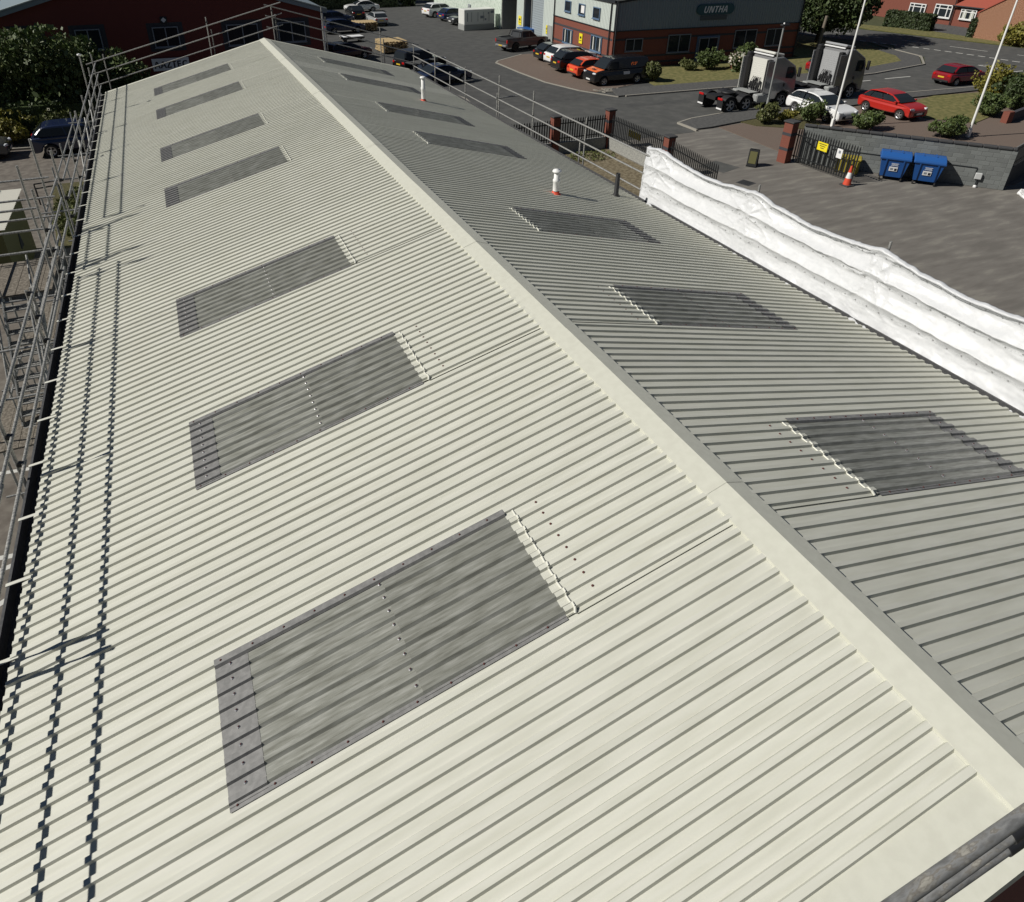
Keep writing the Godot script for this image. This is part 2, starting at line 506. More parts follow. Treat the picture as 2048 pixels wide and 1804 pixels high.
# ---------------------------------------------------------------- the roof
const PROF := [[0.0, 0.0], [0.085, 0.0], [0.099, 1.0], [0.1450, 1.0], [0.1542, 0.0]]
const PROFG := [[0.0, 0.0], [0.072, 0.0], [0.094, 1.0], [0.133, 1.0], [0.1542, 0.0]]   # softer moulded corrugation
const RIBH := 0.031
func rp(side: float, d: float, z: float, lift: float) -> Vector3:
	return Vector3(side * d, RIDGE - T * d + lift, z)
# ribbed sheet from d0 (ridge side) to d1 (eave side); z runs from far to near
func ribbed(st: SurfaceTool, side: float, d0: float, d1: float, z0: float, n: int, lift: float, lap := 0.0, segs := 1, prof := PROF) -> void:
	var zs := []
	for i in n:
		for k in 4:
			zs.append([z0 + i * PITCH + prof[k][0] * PITCH / 0.1542, prof[k][1] * RIBH])
	zs.append([z0 + n * PITCH, 0.0])
	if lap > 0:
		zs.append([z0 + n * PITCH + lap * 0.75, 0.002])
		zs.append([z0 + n * PITCH + lap, 0.010])
	for s in segs:
		var da := lerpf(d0, d1, float(s) / segs)
		var db := lerpf(d0, d1, float(s + 1) / segs)
		for i in zs.size() - 1:
			var a: Array = zs[i]
			var b: Array = zs[i + 1]
			var v := [rp(side, da, a[0], lift + a[1]), rp(side, da, b[0], lift + b[1]), rp(side, db, b[0], lift + b[1]), rp(side, db, a[0], lift + a[1])]
			if side > 0:
				quad(st, v[0], v[3], v[2], v[1])
			else:
				quad(st, v[0], v[1], v[2], v[3])
func cap(st: SurfaceTool, p: Vector3, r: float, h: float) -> void:
	for i in 6:
		var a := TAU * i / 6.0
		var b := TAU * (i + 1) / 6.0
		var p0 := p + Vector3(cos(a) * r, 0, sin(a) * r)
		var p1 := p + Vector3(cos(b) * r, 0, sin(b) * r)
		var q0 := p + Vector3(cos(a) * r * 0.6, h, sin(a) * r * 0.6)
		var q1 := p + Vector3(cos(b) * r * 0.6, h, sin(b) * r * 0.6)
		quad(st, p0, p1, q1, q0)
		tri(st, q0, q1, p + Vector3(0, h * 1.1, 0))
func build_roof() -> void:
	var bld := thing("industrial_unit", "long low industrial unit with a cream ribbed metal roof and rows of rooflights", "building")
	# walls under the roof
	for side in [-1.0, 1.0]:
		var w := new_st()
		var e := EL if side < 0 else ER
		box(w, Vector3(side * (e - 0.22), 2.32, (ZF + ZN) * 0.5), Vector3(0.2, 4.64, absf(ZF - ZN) - 0.1))
		obj("wall", w, "clad_grey", bld)
	for z in [ZF + 0.12, ZN - 0.12]:
		var w := new_st()
		bevel_prism(w, v2([[-EL + 0.35, 0], [-EL + 0.35, RIDGE - T * EL + 0.02], [0, RIDGE - 0.08], [ER - 0.35, RIDGE - T * ER + 0.02], [ER - 0.35, 0]]), 0.18, 0.0, Transform3D(Basis(), Vector3(0, 0, z)))
		obj("gable_wall", w, "brick_dark", bld)
	var lights := [0, -3, -6, -11, -14, -18, -21]
	for side in [-1.0, 1.0]:
		var eave: float = EL if side < 0 else ER
		var rl0: float = 1.894 if side < 0 else 1.806
		var rl1: float = 4.789 if side < 0 else 4.657
		for j in range(-23, 3):
			var z0: float = -4.447 + COVER * j
			var n := 8 if j < 2 else 7
			if j in lights:
				var st := new_st()
				ribbed(st, side, rl1 - 0.15, eave, z0, n, 0.0)
				obj("roof_sheet", st, "paint%d" % (rng.randi() % 3), bld)
				st = new_st()
				ribbed(st, side, 0.05, rl0 - 0.085, z0, n, 0.006, 0.045, 3)
				obj("roof_sheet", st, "paint", bld)
				rooflight(bld, side, rl0, rl1, z0)
			else:
				var st := new_st()
				ribbed(st, side, 0.05, eave, z0, n, 0.0)
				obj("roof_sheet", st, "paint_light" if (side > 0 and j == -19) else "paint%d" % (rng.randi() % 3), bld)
		# screw heads in the troughs along each purlin
		var fx := new_st()
		for d in [0.62, 1.75, 3.0, 4.35, 5.35, eave - 0.42]:
			var i := 0
			while true:
				var z := -32.75 + 0.045 + i * PITCH
				if z > -1.0:
					break
				i += 1
				if d < eave - 0.5 and i % 2 == 0:
					continue
				var j := floori((z + 4.447) / COVER)
				if j in lights and d > rl0 - 0.3 and d < rl1 + 0.1:
					continue
				if rng.randf() < 0.12:
					continue
				cap(fx, rp(side, d + rng.randf_range(-0.02, 0.02), z, 0.001), 0.011, 0.010)
		obj("screw_head", fx, "bead", bld).set_meta("kind", "stuff")
		# gutter
		var g := new_st()
		var ye := RIDGE - T * eave
		box(g, Vector3(side * (eave + 0.03), ye - 0.22, (ZF + ZN) * 0.5), Vector3(0.24, 0.012, absf(ZF - ZN)))
		box(g, Vector3(side * (eave - 0.07), ye - 0.13, (ZF + ZN) * 0.5), Vector3(0.012, 0.18, absf(ZF - ZN)))
		var gut := obj("gutter", g, "gutter_out", bld)
		g = new_st()
		box(g, Vector3(side * (eave + 0.145), ye - 0.12, (ZF + ZN) * 0.5), Vector3(0.012, 0.21, absf(ZF - ZN)))
		box(g, Vector3(side * (eave + 0.152), ye - 0.012, (ZF + ZN) * 0.5), Vector3(0.03, 0.016, absf(ZF - ZN)))
		obj("gutter_lip", g, "gutter_out", gut)
		if side < 0:
			var z := -32.6
			while z < -0.8:
				var sst := new_st()
				box(sst, Vector3(-eave - 0.05, ye + 0.012, z), Vector3(0.26, 0.010, 0.045), Basis(Vector3(0, 0, 1), 0.12))
				obj("gutter_strap", sst, "paint_light", gut)
				z += 1.035
	# ridge capping in three metre lengths
	var zr := -0.52
	var kk := 0
	while zr > ZF - 0.02:
		var z1 := maxf(zr - 3.02, ZF - 0.04)
		var st := new_st()
		var up := 0.004 * (kk % 2)
		for side in [-1.0, 1.0]:
			var w: float = 0.225
			var a0 := Vector3(0, RIDGE + 0.052 + up, zr)
			var a1 := Vector3(0, RIDGE + 0.052 + up, z1 - 0.03)
			var b0 := rp(side, w, zr, RIBH + 0.003 + up)
			var b1 := rp(side, w, z1 - 0.03, RIBH + 0.003 + up)
			var c0 := rp(side, w + 0.003, zr, 0.002)
			var c1 := rp(side, w + 0.003, z1 - 0.03, 0.002)
			if side > 0:
				quad(st, a1, b1, b0, a0)
				quad(st, b1, c1, c0, b0)
			else:
				quad(st, a0, b0, b1, a1)
				quad(st, b0, c0, c1, b1)
		obj("ridge_capping", st, "flash", bld)
		kk += 1
		zr = z1
	# verge trims
	for e in [[-0.915, ZN, 1.0], [-32.80, ZF - 0.02, -1.0]]:
		for side in [-1.0, 1.0]:
			var st := new_st()
			var eave: float = EL if side < 0 else ER
			var y := (RIBH + 0.004) if e[2] < 0 else 0.004
			var a := [rp(side, 0.20, e[0], y), rp(side, eave, e[0], y), rp(side, eave, e[1], y), rp(side, 0.20, e[1], y)]
			quad(st, a[0], a[1], a[2], a[3])
			quad(st, a[3], a[2], a[2] - Vector3(0, 0.2, 0), a[3] - Vector3(0, 0.2, 0))
			quad(st, a[0], a[1], a[1] - Vector3(0, y - 0.001, 0), a[0] - Vector3(0, y - 0.001, 0))
			obj("verge_trim", st, "flash", bld)
func rooflight(bld: Node, side: float, d0: float, d1: float, z0: float) -> void:
	var r := Node3D.new()
	hang("rooflight", r, bld)
	var mid := 3.19 if side < 0 else 3.1
	var st := new_st()
	# translucent sheet: upper and lower lengths, the lower one lapped under the upper
	ribbed(st, side, d0 - 0.1, mid, z0, 8, 0.0065, 0.02, 1, PROFG)
	obj("upper_panel", st, "grp0", r)
	st = new_st()
	ribbed(st, side, mid - 0.09, d1 - 0.30, z0, 8, 0.003, 0.02, 1, PROFG)
	obj("lower_panel", st, "grp%d" % (1 + rng.randi() % 2), r)
	st = new_st()
	ribbed(st, side, d1 - 0.30, d1, z0, 8, 0.006, 0.02)
	obj("eave_lap", st, "grp_lap", r)
	# side laps: folded edge strips
	for e in [[z0 - 0.052, z0 + 0.012], [z0 + 8 * PITCH - 0.012, z0 + 8 * PITCH + 0.05]]:
		st = new_st()
		var y := RIBH + 0.006 if e[0] < z0 else 0.011
		var a := [rp(side, d0, e[0], y), rp(side, d0, e[1], y if e[0] < z0 else y), rp(side, d1, e[1], y), rp(side, d1, e[0], y)]
		quad(st, a[0], a[1], a[2], a[3])
		if e[0] < z0:
			quad(st, a[1], rp(side, d0, e[1] + 0.014, 0.009), rp(side, d1, e[1] + 0.014, 0.009), a[2])
		obj("side_lap", st, "grp_lap", r)
	# painted band and sealant bead at the head
	st = new_st()
	ribbed(st, side, d0 - 0.10, d0, z0 - PITCH * 0.0, 8, 0.0085, 0.03)
	obj("head_band", st, "paint", r)
	st = new_st()
	var prev := Vector3.INF
	for i in 8:
		for k in 4:
			var p := rp(side, d0 - 0.088 + rng.randf_range(-0.006, 0.006), z0 + i * PITCH + PROF[k][0], 0.012 + PROF[k][1] * RIBH)
			if prev != Vector3.INF:
				cyl(st, prev, p, 0.010, 0.010, 6, false)
			prev = p
	cyl(st, prev, rp(side, d0 - 0.08, z0 + 8 * PITCH + 0.03, 0.012), 0.013, 0.016, 6)
	obj("sealant_bead", st, "bead", r)
	# fixings
	var fx := new_st()
	var ws := new_st()
	for i in 8:
		var z := z0 + i * PITCH + 0.042
		cap(fx, rp(side, d0 - 0.33, z, 0.007), 0.014, 0.010)
		for d in [mid + 0.03, d1 - 0.14]:
			cap(ws, rp(side, d, z, 0.008), 0.017, 0.006)
			cap(fx, rp(side, d, z, 0.013), 0.008, 0.009)
	for i in 10:
		var d := lerpf(d0 + 0.18, d1 - 0.06, i / 9.0)
		cap(fx, rp(side, d, z0 - 0.018, RIBH + 0.006), 0.011, 0.010)
		cap(fx, rp(side, d, z0 + 8 * PITCH + 0.02, 0.011), 0.011, 0.010)
	obj("screw", fx, "rust", r).set_meta("kind", "stuff")
	obj("washer", ws, "alloy", r).set_meta("kind", "stuff")
func build_flues() -> void:
	for f in [[Vector3(3.708, 5.608, -13.448), 0.61, "white flue with a flat cowl and an orange boot near the black pipe"], [Vector3(4.088, 5.509, -23.849), 0.87, "taller white flue with a flat cowl standing alone on the grey roof slope"]]:
		var t := thing("roof_flue", f[2], "flue", f[0])
		var h: float = f[1]
		var st := new_st()
		lathe(st, Vector3(0, -0.03, 0), [[0.13, 0], [0.12, 0.045], [0.09, 0.06], [0.085, 0.11], [0.0, 0.11]], 12)
		obj("boot", st, "cone_red", t)
		st = new_st()
		lathe(st, Vector3(0, 0.1, 0), [[0.074, 0], [0.074, h * 0.34], [0.084, h * 0.36], [0.084, h * 0.44], [0.066, h * 0.47], [0.062, h * 0.84], [0.0, h * 0.84]], 14)
		obj("pipe", st, "flue_white", t)
		st = new_st()
		lathe(st, Vector3(0, h - 0.06, 0), [[0.0, 0.0], [0.105, 0.0], [0.11, 0.02], [0.09, 0.055], [0.0, 0.06]], 14)
		obj("cowl", st, "flue_white", t)
		st = new_st()
		for i in 3:
			var a := TAU * i / 3.0
			cyl(st, Vector3(cos(a) * 0.05, h * 0.8, sin(a) * 0.05), Vector3(cos(a) * 0.07, h - 0.05, sin(a) * 0.07), 0.006, 0.006, 5)
		obj("cowl_stay", st, "black_plastic", t)
	var t := thing("vent_pipe", "plain black vent pipe near the end of the white sheeting", "pipe", Vector3(5.849, 5.048, -14.057))
	var st := new_st()
	lathe(st, Vector3(0, -0.02, 0), [[0.10, 0], [0.10, 0.05], [0.062, 0.10], [0.056, 0.63], [0.05, 0.64], [0.05, 0.55], [0, 0.55]], 14)
	obj("pipe", st, "black_plastic", t)

# ---------------------------------------------------------------- scaffolding
var coupler_mesh: ArrayMesh
func coupler(p: Vector3, parent: Node) -> void:
	if coupler_mesh == null:
		var st := new_st()
		cyl(st, Vector3(0, 0, -0.03), Vector3(0, 0, 0.03), 0.034, 0.034, 9)
		box(st, Vector3(0.03, 0, 0), Vector3(0.04, 0.05, 0.05))
		st.generate_normals()
		coupler_mesh = st.commit()
	inst("coupler", coupler_mesh, "coupler", parent, Transform3D(Basis(), p))
func build_scaffold() -> void:
	# left eave: three guard rails carried by standards, a stair tower outside them
	var s := thing("scaffold", "grey tube scaffold with stair tower along the eave in front of the parked dark cars", "scaffold", Vector3(-6.85, 0, 0))
	var x := 0.0
	for r in [[5.965, -0.8, -8.3], [5.53, -0.8, -7.6], [5.075, -0.8, -8.6], [5.965, -8.2, -14.85], [5.53, -7.5, -14.8], [5.075, -8.5, -14.8], [5.96, -17.75, -33.7], [5.52, -17.8, -33.6], [5.06, -17.9, -33.6]]:
		tube("guard_rail", Vector3(x, r[0], r[1]), Vector3(x + 0.01, r[0] - 0.01, r[2]), s)
	for r in [[5.72, -15.1, -17.2], [5.22, -15.0, -17.2]]:
		tube("guard_rail", Vector3(-0.05, r[0], r[1]), Vector3(-0.05, r[0], r[2]), s)
	for p in [[-5.45, 6.15], [-5.68, 6.08], [-8.54, 5.98], [-11.8, 6.03], [-14.6, 6.80], [-17.75, 6.66], [-20.8, 6.1], [-23.7, 6.2], [-26.4, 6.1], [-28.93, 6.95], [-30.96, 6.2], [-33.4, 6.3]]:
		var px := -0.075
		tube("standard", Vector3(px, 0.0, p[0]), Vector3(px, p[1], p[0]), s)
		for y in [5.965, 5.53, 5.075]:
			coupler(Vector3(px + 0.03, y, p[0]), s)
	# outer row of standards with ledgers and transoms
	for z in [-20.8, -23.7, -26.4, -30.96]:
		tube("standard", Vector3(-1.1, 0.0, z), Vector3(-1.1, 4.6, z), s)
		for y in [2.2, 4.2]:
			tube("transom", Vector3(-1.25, y, z + 0.05), Vector3(0.0, y, z + 0.05), s)
	for y in [2.1, 4.1]:
		tube("ledger", Vector3(-1.15, y, -20.0), Vector3(-1.15, y, -33.0), s)
		tube("ledger", Vector3(-0.13, y, -1.0), Vector3(-0.13, y, -33.0), s)
	# raking braces behind the rails
	for z in [-20.8, -23.7, -26.4]:
		tube("brace", Vector3(-0.14, 2.3, z), Vector3(-0.14, 5.4, z - 2.6), s)
	# white cap on the tallest far standard
	var st := new_st()
	lathe(st, Vector3(-0.075, 6.95, -28.93), [[0.0, 0.0], [0.07, 0.0], [0.075, 0.05], [0.0, 0.075]], 10)
	obj("plastic_cap", st, "white_pvc", s)
	# stair tower
	var xs := [-0.35, -1.75]
	for px in xs:
		for z in [-13.3, -15.4, -17.4]:
			tube("standard", Vector3(px, 0, z), Vector3(px, 7.05 if z < -15 else 5.4, z), s)
	for z in [-13.3, -15.4, -17.4]:
		for y in [0.9, 2.15, 3.2, 4.25, 5.3, 5.75, 6.2]:
			if y > 5 and z > -15:
				continue
			tube("transom", Vector3(-3.2 if y > 5 else -2.0, y, z + 0.05), Vector3(-0.2, y - 0.02, z + 0.05), s)
	for px in xs:
		for y in [0.9, 2.15, 4.25, 4.7, 5.2]:
			tube("ledger", Vector3(px - 0.05, y, -13.0), Vector3(px - 0.05, y, -17.7), s)
	tube("guard_rail", Vector3(-0.55, 5.25, -18.2), Vector3(-0.55, 5.2, -20.6), s)
	tube("guard_rail", Vector3(-0.45, 5.0, -13.3), Vector3(-0.45, 3.0, -12.0), s)
	tube("guard_rail", Vector3(-1.7, 5.0, -15.4), Vector3(-1.7, 3.0, -13.4), s)
	for deck in [[4.3, -15.5, -17.3], [2.2, -13.0, -14.9], [2.15, -17.0, -19.4]]:
		for i in 6:
			st = new_st()
			box(st, Vector3(-0.58 - i * 0.232, deck[0] + rng.randf_range(-0.004, 0.004), (deck[1] + deck[2]) * 0.5), Vector3(0.222, 0.04, absf(deck[1] - deck[2])))
			obj("deck_board", st, "board", s)
	# flights of open treads
	for fl in [[4.3, -15.42, 1, 11], [2.2, -14.95, -1, 10]]:
		var dz: float = 0.155 * fl[2]
		for i in fl[3]:
			for b in 3:
				st = new_st()
				box(st, Vector3(-1.04, fl[0] - 0.19 * (i + 1), fl[1] + dz * (i + 1) + (b - 1) * 0.075), Vector3(0.66, 0.025, 0.05))
				obj("stair_tread", st, "galv", s)
		for px in [-0.70, -1.38]:
			var a := Vector3(px, fl[0], fl[1])
			var e: Vector3 = a + Vector3(0, -0.19 * fl[3], dz * fl[3])
			st = new_st()
			box(st, (a + e) * 0.5, Vector3(0.03, 0.16, a.distance_to(e)), Basis.looking_at((e - a).normalized()))
			obj("stair_stringer", st, "galv", s)
			tube("handrail", a + Vector3(0, 0.9, 0), e + Vector3(0, 0.9, 0), s, "galv", 0.02)
			for k in 4:
				var q := a.lerp(e, k / 3.0)
				tube("baluster", q, q + Vector3(0, 0.9, 0), s, "galv", 0.016)
	# far gable rails
	var g := thing("scaffold", "grey tube guard rails climbing over the far gable before the brick office", "scaffold", Vector3(0, 0, -33.5))
	for y in [0.0, -0.44, -0.9]:
		tube("guard_rail", Vector3(-7.2, 5.90 + y, 0), Vector3(0.95, 7.98 + y, 0), g)
		tube("guard_rail", Vector3(0.25, 7.90 + y, -0.06), Vector3(7.3, 5.86 + y, -0.06), g)
	for p in [[-6.5, 6.25], [-2.24, 7.5], [-2.1, 7.0], [0.54, 7.85], [0.66, 7.5], [2.72, 7.7], [2.86, 7.3], [5.4, 6.75], [5.55, 6.2]]:
		tube("standard", Vector3(p[0], 0, -0.11), Vector3(p[0], p[1], -0.11), g)
		coupler(Vector3(p[0], p[1] - 0.2, -0.05), g)
	# right eave rails
	var r := thing("scaffold", "grey tube guard rails along the right eave above the palisade fence", "scaffold", Vector3(6.9, 0, 0))
	for y in [5.93, 5.42, 4.96]:
		tube("guard_rail", Vector3(0, y, -13.6), Vector3(0, y, -33.4), r)
	for p in [[-17.5, 6.15], [-17.75, 5.5], [-20.87, 6.25], [-23.6, 6.25], [-23.75, 5.6], [-26.86, 6.0], [-28.6, 5.5], [-30.44, 6.0], [-33.4, 5.95]]:
		tube("standard", Vector3(0.06, 0, p[0]), Vector3(0.06, p[1], p[0]), r)
		for y in [5.93, 5.42, 4.96]:
			coupler(Vector3(0.03, y, p[0]), r)
	for z in [-30.44, -26.86, -23.6]:
		tube("transom", Vector3(-0.1, 5.45, z + 0.07), Vector3(1.0, 5.5, z + 0.07), r)
	# near gable rails
	var n := thing("scaffold", "weathered close scaffold rails crossing the near gable beside the ridge end", "scaffold", Vector3(0, 0, -0.4))
	tube("guard_rail", Vector3(-3.4, 8.37, 0.02), Vector3(2.0, 8.70, 0.02), n, "galv_near", 0.0245, 20)
	tube("guard_rail", Vector3(-3.4, 7.52, -0.035), Vector3(2.0, 8.32, -0.035), n, "galv_near", 0.0245, 20)
	tube("guard_rail", Vector3(-3.4, 7.13, -0.087), Vector3(2.0, 7.17, -0.087), n, "galv_near", 0.0245, 20)
	for q in [[-1.40, 7.816, -0.035, 0.16], [-0.95, 7.148, -0.087, 0.09]]:
		st = new_st()
		cyl(st, Vector3(q[0], q[1], q[2]), Vector3(q[0] + q[3] * 2.0, q[1] + (q[3] * 0.296 if q[1] > 7.5 else 0.001), q[2]), 0.031, 0.031, 16)
		obj("sleeve", st, "coupler", n)
	for px in [1.6, -3.3]:
		tube("standard", Vector3(px, 0, 0.1), Vector3(px, 9.0, 0.1), n, "galv_near")
	# white sheeting hung over the right-hand rails
	build_sheeting()
func build_sheeting() -> void:
	var f := FastNoiseLite.new()
	f.seed = 5
	f.frequency = 0.9
	f.fractal_octaves = 4
	var posts := [-13.8, -10.55, -7.36, -4.2, -1.0]
	var za := -14.45
	var zb := -1.2
	var nz := 420
	var rails := [6.20, 5.76, 5.30, 4.78]
	# cross-section samples: [t, kind]
	var nin := 84
	var nout := 18
	var grid := []
	for i in nz + 1:
		var z := lerpf(za, zb, float(i) / nz)
		var near := 99.0
		var bay := 0.0
		for k in posts.size():
			near = minf(near, absf(z - posts[k]))
			if k < posts.size() - 1 and z >= posts[k] and z < posts[k + 1]:
				bay = sin(PI * (z - posts[k]) / (posts[k + 1] - posts[k]))
		var pin := exp(-near * near / 0.05)
		var row := []
		var endk := smoothstep(za, za + 0.25, z)
		for j in nin + 1:
			var v := float(j) / nin * 3.0
			var b := mini(int(v), 2)
			var w := v - b
			var sagr: float = [0.17, 0.07, 0.04, 0.0][b] * bay
			var sagr2: float = [0.17, 0.07, 0.04, 0.0][b + 1] * bay
			var y: float = lerpf(rails[b] - sagr, rails[b + 1] - sagr2, w)
			if z < -13.8:
				y = lerpf(y, y - 0.10 * (1.0 - float(j) / nin), smoothstep(-13.8, za, z))
			var depth: float = [0.15, 0.13, 0.11][b]
			var belly := sin(PI * pow(w, 0.78)) * depth * (0.45 + 0.55 * bay)
			var x: float = 6.86 - 0.16 * (v / 3.0) + belly
			# tension folds fanning out of each post and rail crossing
			for k in posts.size():
				var dz: float = z - posts[k]
				if absf(dz) < 1.1:
					for rr in [6.12, 5.7]:
						var dy: float = y - rr
						var ang := atan2(dy, dz) + f.get_noise_3d(z * 1.5, y * 1.5, 31.0 + k) * 0.35
						var rad := sqrt(dz * dz + dy * dy)
						var sharp := 1.0 - absf(sin(ang * 3.1 + posts[k] * 1.7))
						x -= 0.055 * pow(sharp, 2.6) * exp(-rad * 1.5) * smoothstep(0.02, 0.25, rad)
			x -= 0.035 * pin * (1.0 - 0.4 * w)
			x += f.get_noise_3d(z * 0.9, y * 3.0, 0.0) * 0.028
			x += f.get_noise_3d(z * 4.0, y * 1.6, 9.0) * 0.009
			var rg := 1.0 - absf(f.get_noise_3d(z * 0.75 + y * 0.8, y * 2.4 - z * 0.25, 55.0)) * 2.2
			x -= 0.007 * pow(maxf(rg, 0.0), 6.0)
			if j > nin - 10:
				x += f.get_noise_3d(z * 3.0, 40.0, 0.0) * 0.05 * (j - nin + 10) / 10.0
			row.append(Vector3(lerpf(6.95, x, 0.3 + 0.7 * endk), y + f.get_noise_2d(z * 2.0, y * 3.0) * 0.02, z))
		var top: Vector3 = row[0]
		var pre := []
		for j in nout + 1:
			var t := float(nout - j) / nout
			var a := minf(t * 4.0, 1.0)
			var y: float = top.y + sin(PI * a) * 0.035 - maxf(0.0, t - 0.2) * 1.9 + f.get_noise_2d(z * 4.0, 77.0 + t * 3.0) * 0.02
			var x: float = top.x + 0.14 * a + 0.1 * t + f.get_noise_3d(z * 4.5, y * 2.5, 20.0) * 0.05 * t
			pre.append(Vector3(x, y, z))
		pre.pop_back()
		pre.append_array(row)
		grid.append(pre)
	var st := new_st()
	st.set_smooth_group(0)
	for i in nz:
		for j in grid[0].size() - 1:
			quad(st, grid[i][j], grid[i][j + 1], grid[i + 1][j + 1], grid[i + 1][j])
	# closed far end
	var e: Array = grid[0]
	var m := e.size()
	for j in m / 2 - 1:
		quad(st, e[j], e[j + 1], e[m - 2 - j], e[m - 1 - j])
	var o := obj("scaffold_sheeting", st, "sheeting")
	for band in [[nout + 4, nout + 8], [nout + 33, nout + 37], [nout + 61, nout + 65]]:
		var bs := new_st()
		bs.set_smooth_group(0)
		for i in nz:
			for j in range(band[0], band[1]):
				var off := Vector3(-0.004, 0, 0)
				quad(bs, grid[i][j] + off, grid[i][j + 1] + off, grid[i + 1][j + 1] + off, grid[i + 1][j] + off)
		obj("reinforced_band", bs, "sheet_band", o)
		var ey := new_st()
		for i in range(4, nz, 8):
			var p: Vector3 = grid[i][(band[0] + band[1]) / 2]
			cyl(ey, p + Vector3(-0.012, 0, 0), p + Vector3(0.004, 0, 0), 0.014, 0.014, 7)
		obj("eyelet", ey, "alloy", o).set_meta("kind", "stuff")
	tag(o, "wrinkled white sheeting wrapped over the scaffold rails along the right eave", "sheeting")
	# the ties that poke out above it
	for z in [-10.55, -7.36]:
		var p := new_st()
		cyl(p, Vector3(7.0, 4.0, z), Vector3(7.0, 6.36, z), 0.024, 0.024, 8)
		tag(obj("scaffold_post", p, "galv"), "grey tube end poking up behind the white sheeting", "scaffold tube", "tube ends above the sheeting")

# ---------------------------------------------------------------- vehicles
# local axes: x forward, y up, z to the right
func rounded(p: PackedVector2Array, k := 0.22) -> PackedVector2Array:
	var out := PackedVector2Array()
	for i in p.size():
		var a := p[(i + p.size() - 1) % p.size()]
		var b := p[i]
		var c := p[(i + 1) % p.size()]
		out.append(b.lerp(a, k))
		out.append(b.lerp(c, k))
	return out
func shell(st: SurfaceTool, pts: PackedVector2Array, halfw: Callable, bev: float) -> void:
	var ins := inset(pts, bev)
	var n := pts.size()
	st.set_smooth_group(-1)
	for i in n:
		var j := (i + 1) % n
		var a := pts[i]
		var b := pts[j]
		var wa: float = halfw.call(a) - bev
		var wb: float = halfw.call(b) - bev
		quad(st, Vector3(a.x, a.y, wa), Vector3(b.x, b.y, wb), Vector3(b.x, b.y, -wb), Vector3(a.x, a.y, -wa))
		var c := ins[i]
		var d := ins[j]
		var wc: float = halfw.call(c)
		var wd: float = halfw.call(d)
		quad(st, Vector3(c.x, c.y, wc), Vector3(d.x, d.y, wd), Vector3(b.x, b.y, wb), Vector3(a.x, a.y, wa))
		quad(st, Vector3(a.x, a.y, -wa), Vector3(b.x, b.y, -wb), Vector3(d.x, d.y, -wd), Vector3(c.x, c.y, -wc))
	var idx := Geometry2D.triangulate_polygon(ins)
	for k in range(0, idx.size(), 3):
		var q := []
		for e in 3:
			q.append(ins[idx[k + e]])
		tri(st, Vector3(q[0].x, q[0].y, halfw.call(q[0])), Vector3(q[1].x, q[1].y, halfw.call(q[1])), Vector3(q[2].x, q[2].y, halfw.call(q[2])))
		tri(st, Vector3(q[2].x, q[2].y, -halfw.call(q[2])), Vector3(q[1].x, q[1].y, -halfw.call(q[1])), Vector3(q[0].x, q[0].y, -halfw.call(q[0])))
var wheel_cache := {}
func wheel(parent: Node, p: Vector3, r: float, w: float, side: float, rim := "alloy") -> void:
	var key := "%f_%f" % [r, w]
	if not wheel_cache.has(key):
		var st := new_st()
		st.set_smooth_group(0)
		var prof := [[r * 0.66, w * 0.46], [r * 0.93, w * 0.5], [r, w * 0.36], [r, -w * 0.36], [r * 0.93, -w * 0.5], [r * 0.5, -w * 0.46], [0.0, -w * 0.4]]
		for k in prof.size() - 1:
			for i in 20:
				var a := TAU * i / 20.0
				var b := TAU * (i + 1) / 20.0
				var f := func(ang: float, q: Array) -> Vector3: return Vector3(cos(ang) * q[0], sin(ang) * q[0], q[1])
				quad(st, f.call(a, prof[k]), f.call(b, prof[k]), f.call(b, prof[k + 1]), f.call(a, prof[k + 1]))
		st.generate_normals()
		var rst := new_st()
		# rim: dished ring, hub and five spokes over a dark well
		for i in 20:
			var a := TAU * i / 20.0
			var b := TAU * (i + 1) / 20.0
			var o0 := Vector3(cos(a), sin(a), 0)
			var o1 := Vector3(cos(b), sin(b), 0)
			quad(rst, o0 * r * 0.67 + Vector3(0, 0, w * 0.47), o1 * r * 0.67 + Vector3(0, 0, w * 0.47), o1 * r * 0.58 + Vector3(0, 0, w * 0.38), o0 * r * 0.58 + Vector3(0, 0, w * 0.38))
			tri(rst, o0 * r * 0.17 + Vector3(0, 0, w * 0.40), o1 * r * 0.17 + Vector3(0, 0, w * 0.40), Vector3(0, 0, w * 0.43))
		for i in 5:
			var a := TAU * i / 5.0 + 0.3
			var d := Vector3(cos(a), sin(a), 0)
			var q := Vector3(-sin(a), cos(a), 0)
			var z := Vector3(0, 0, w * 0.39)
			quad(rst, d * r * 0.1 + q * r * 0.09 + z, d * r * 0.6 + q * r * 0.14 + z, d * r * 0.6 - q * r * 0.14 + z, d * r * 0.1 - q * r * 0.09 + z)
		rst.generate_normals()
		wheel_cache[key] = [st.commit(), rst.commit()]
	var t := inst("wheel", wheel_cache[key][0], "tyre", parent, Transform3D(Basis() if side > 0 else Basis(Vector3.UP, PI), p))
	inst("rim", wheel_cache[key][1], rim, t, Transform3D())
func bar(called: String, c: Vector3, s: Vector3, m: String, parent: Node, b := Basis(), ch := 0.0) -> MeshInstance3D:
	var st := new_st()
	if ch > 0:
		cbox(st, c, s, ch, b)
	else:
		box(st, c, s, b)
	return obj(called, st, m, parent)
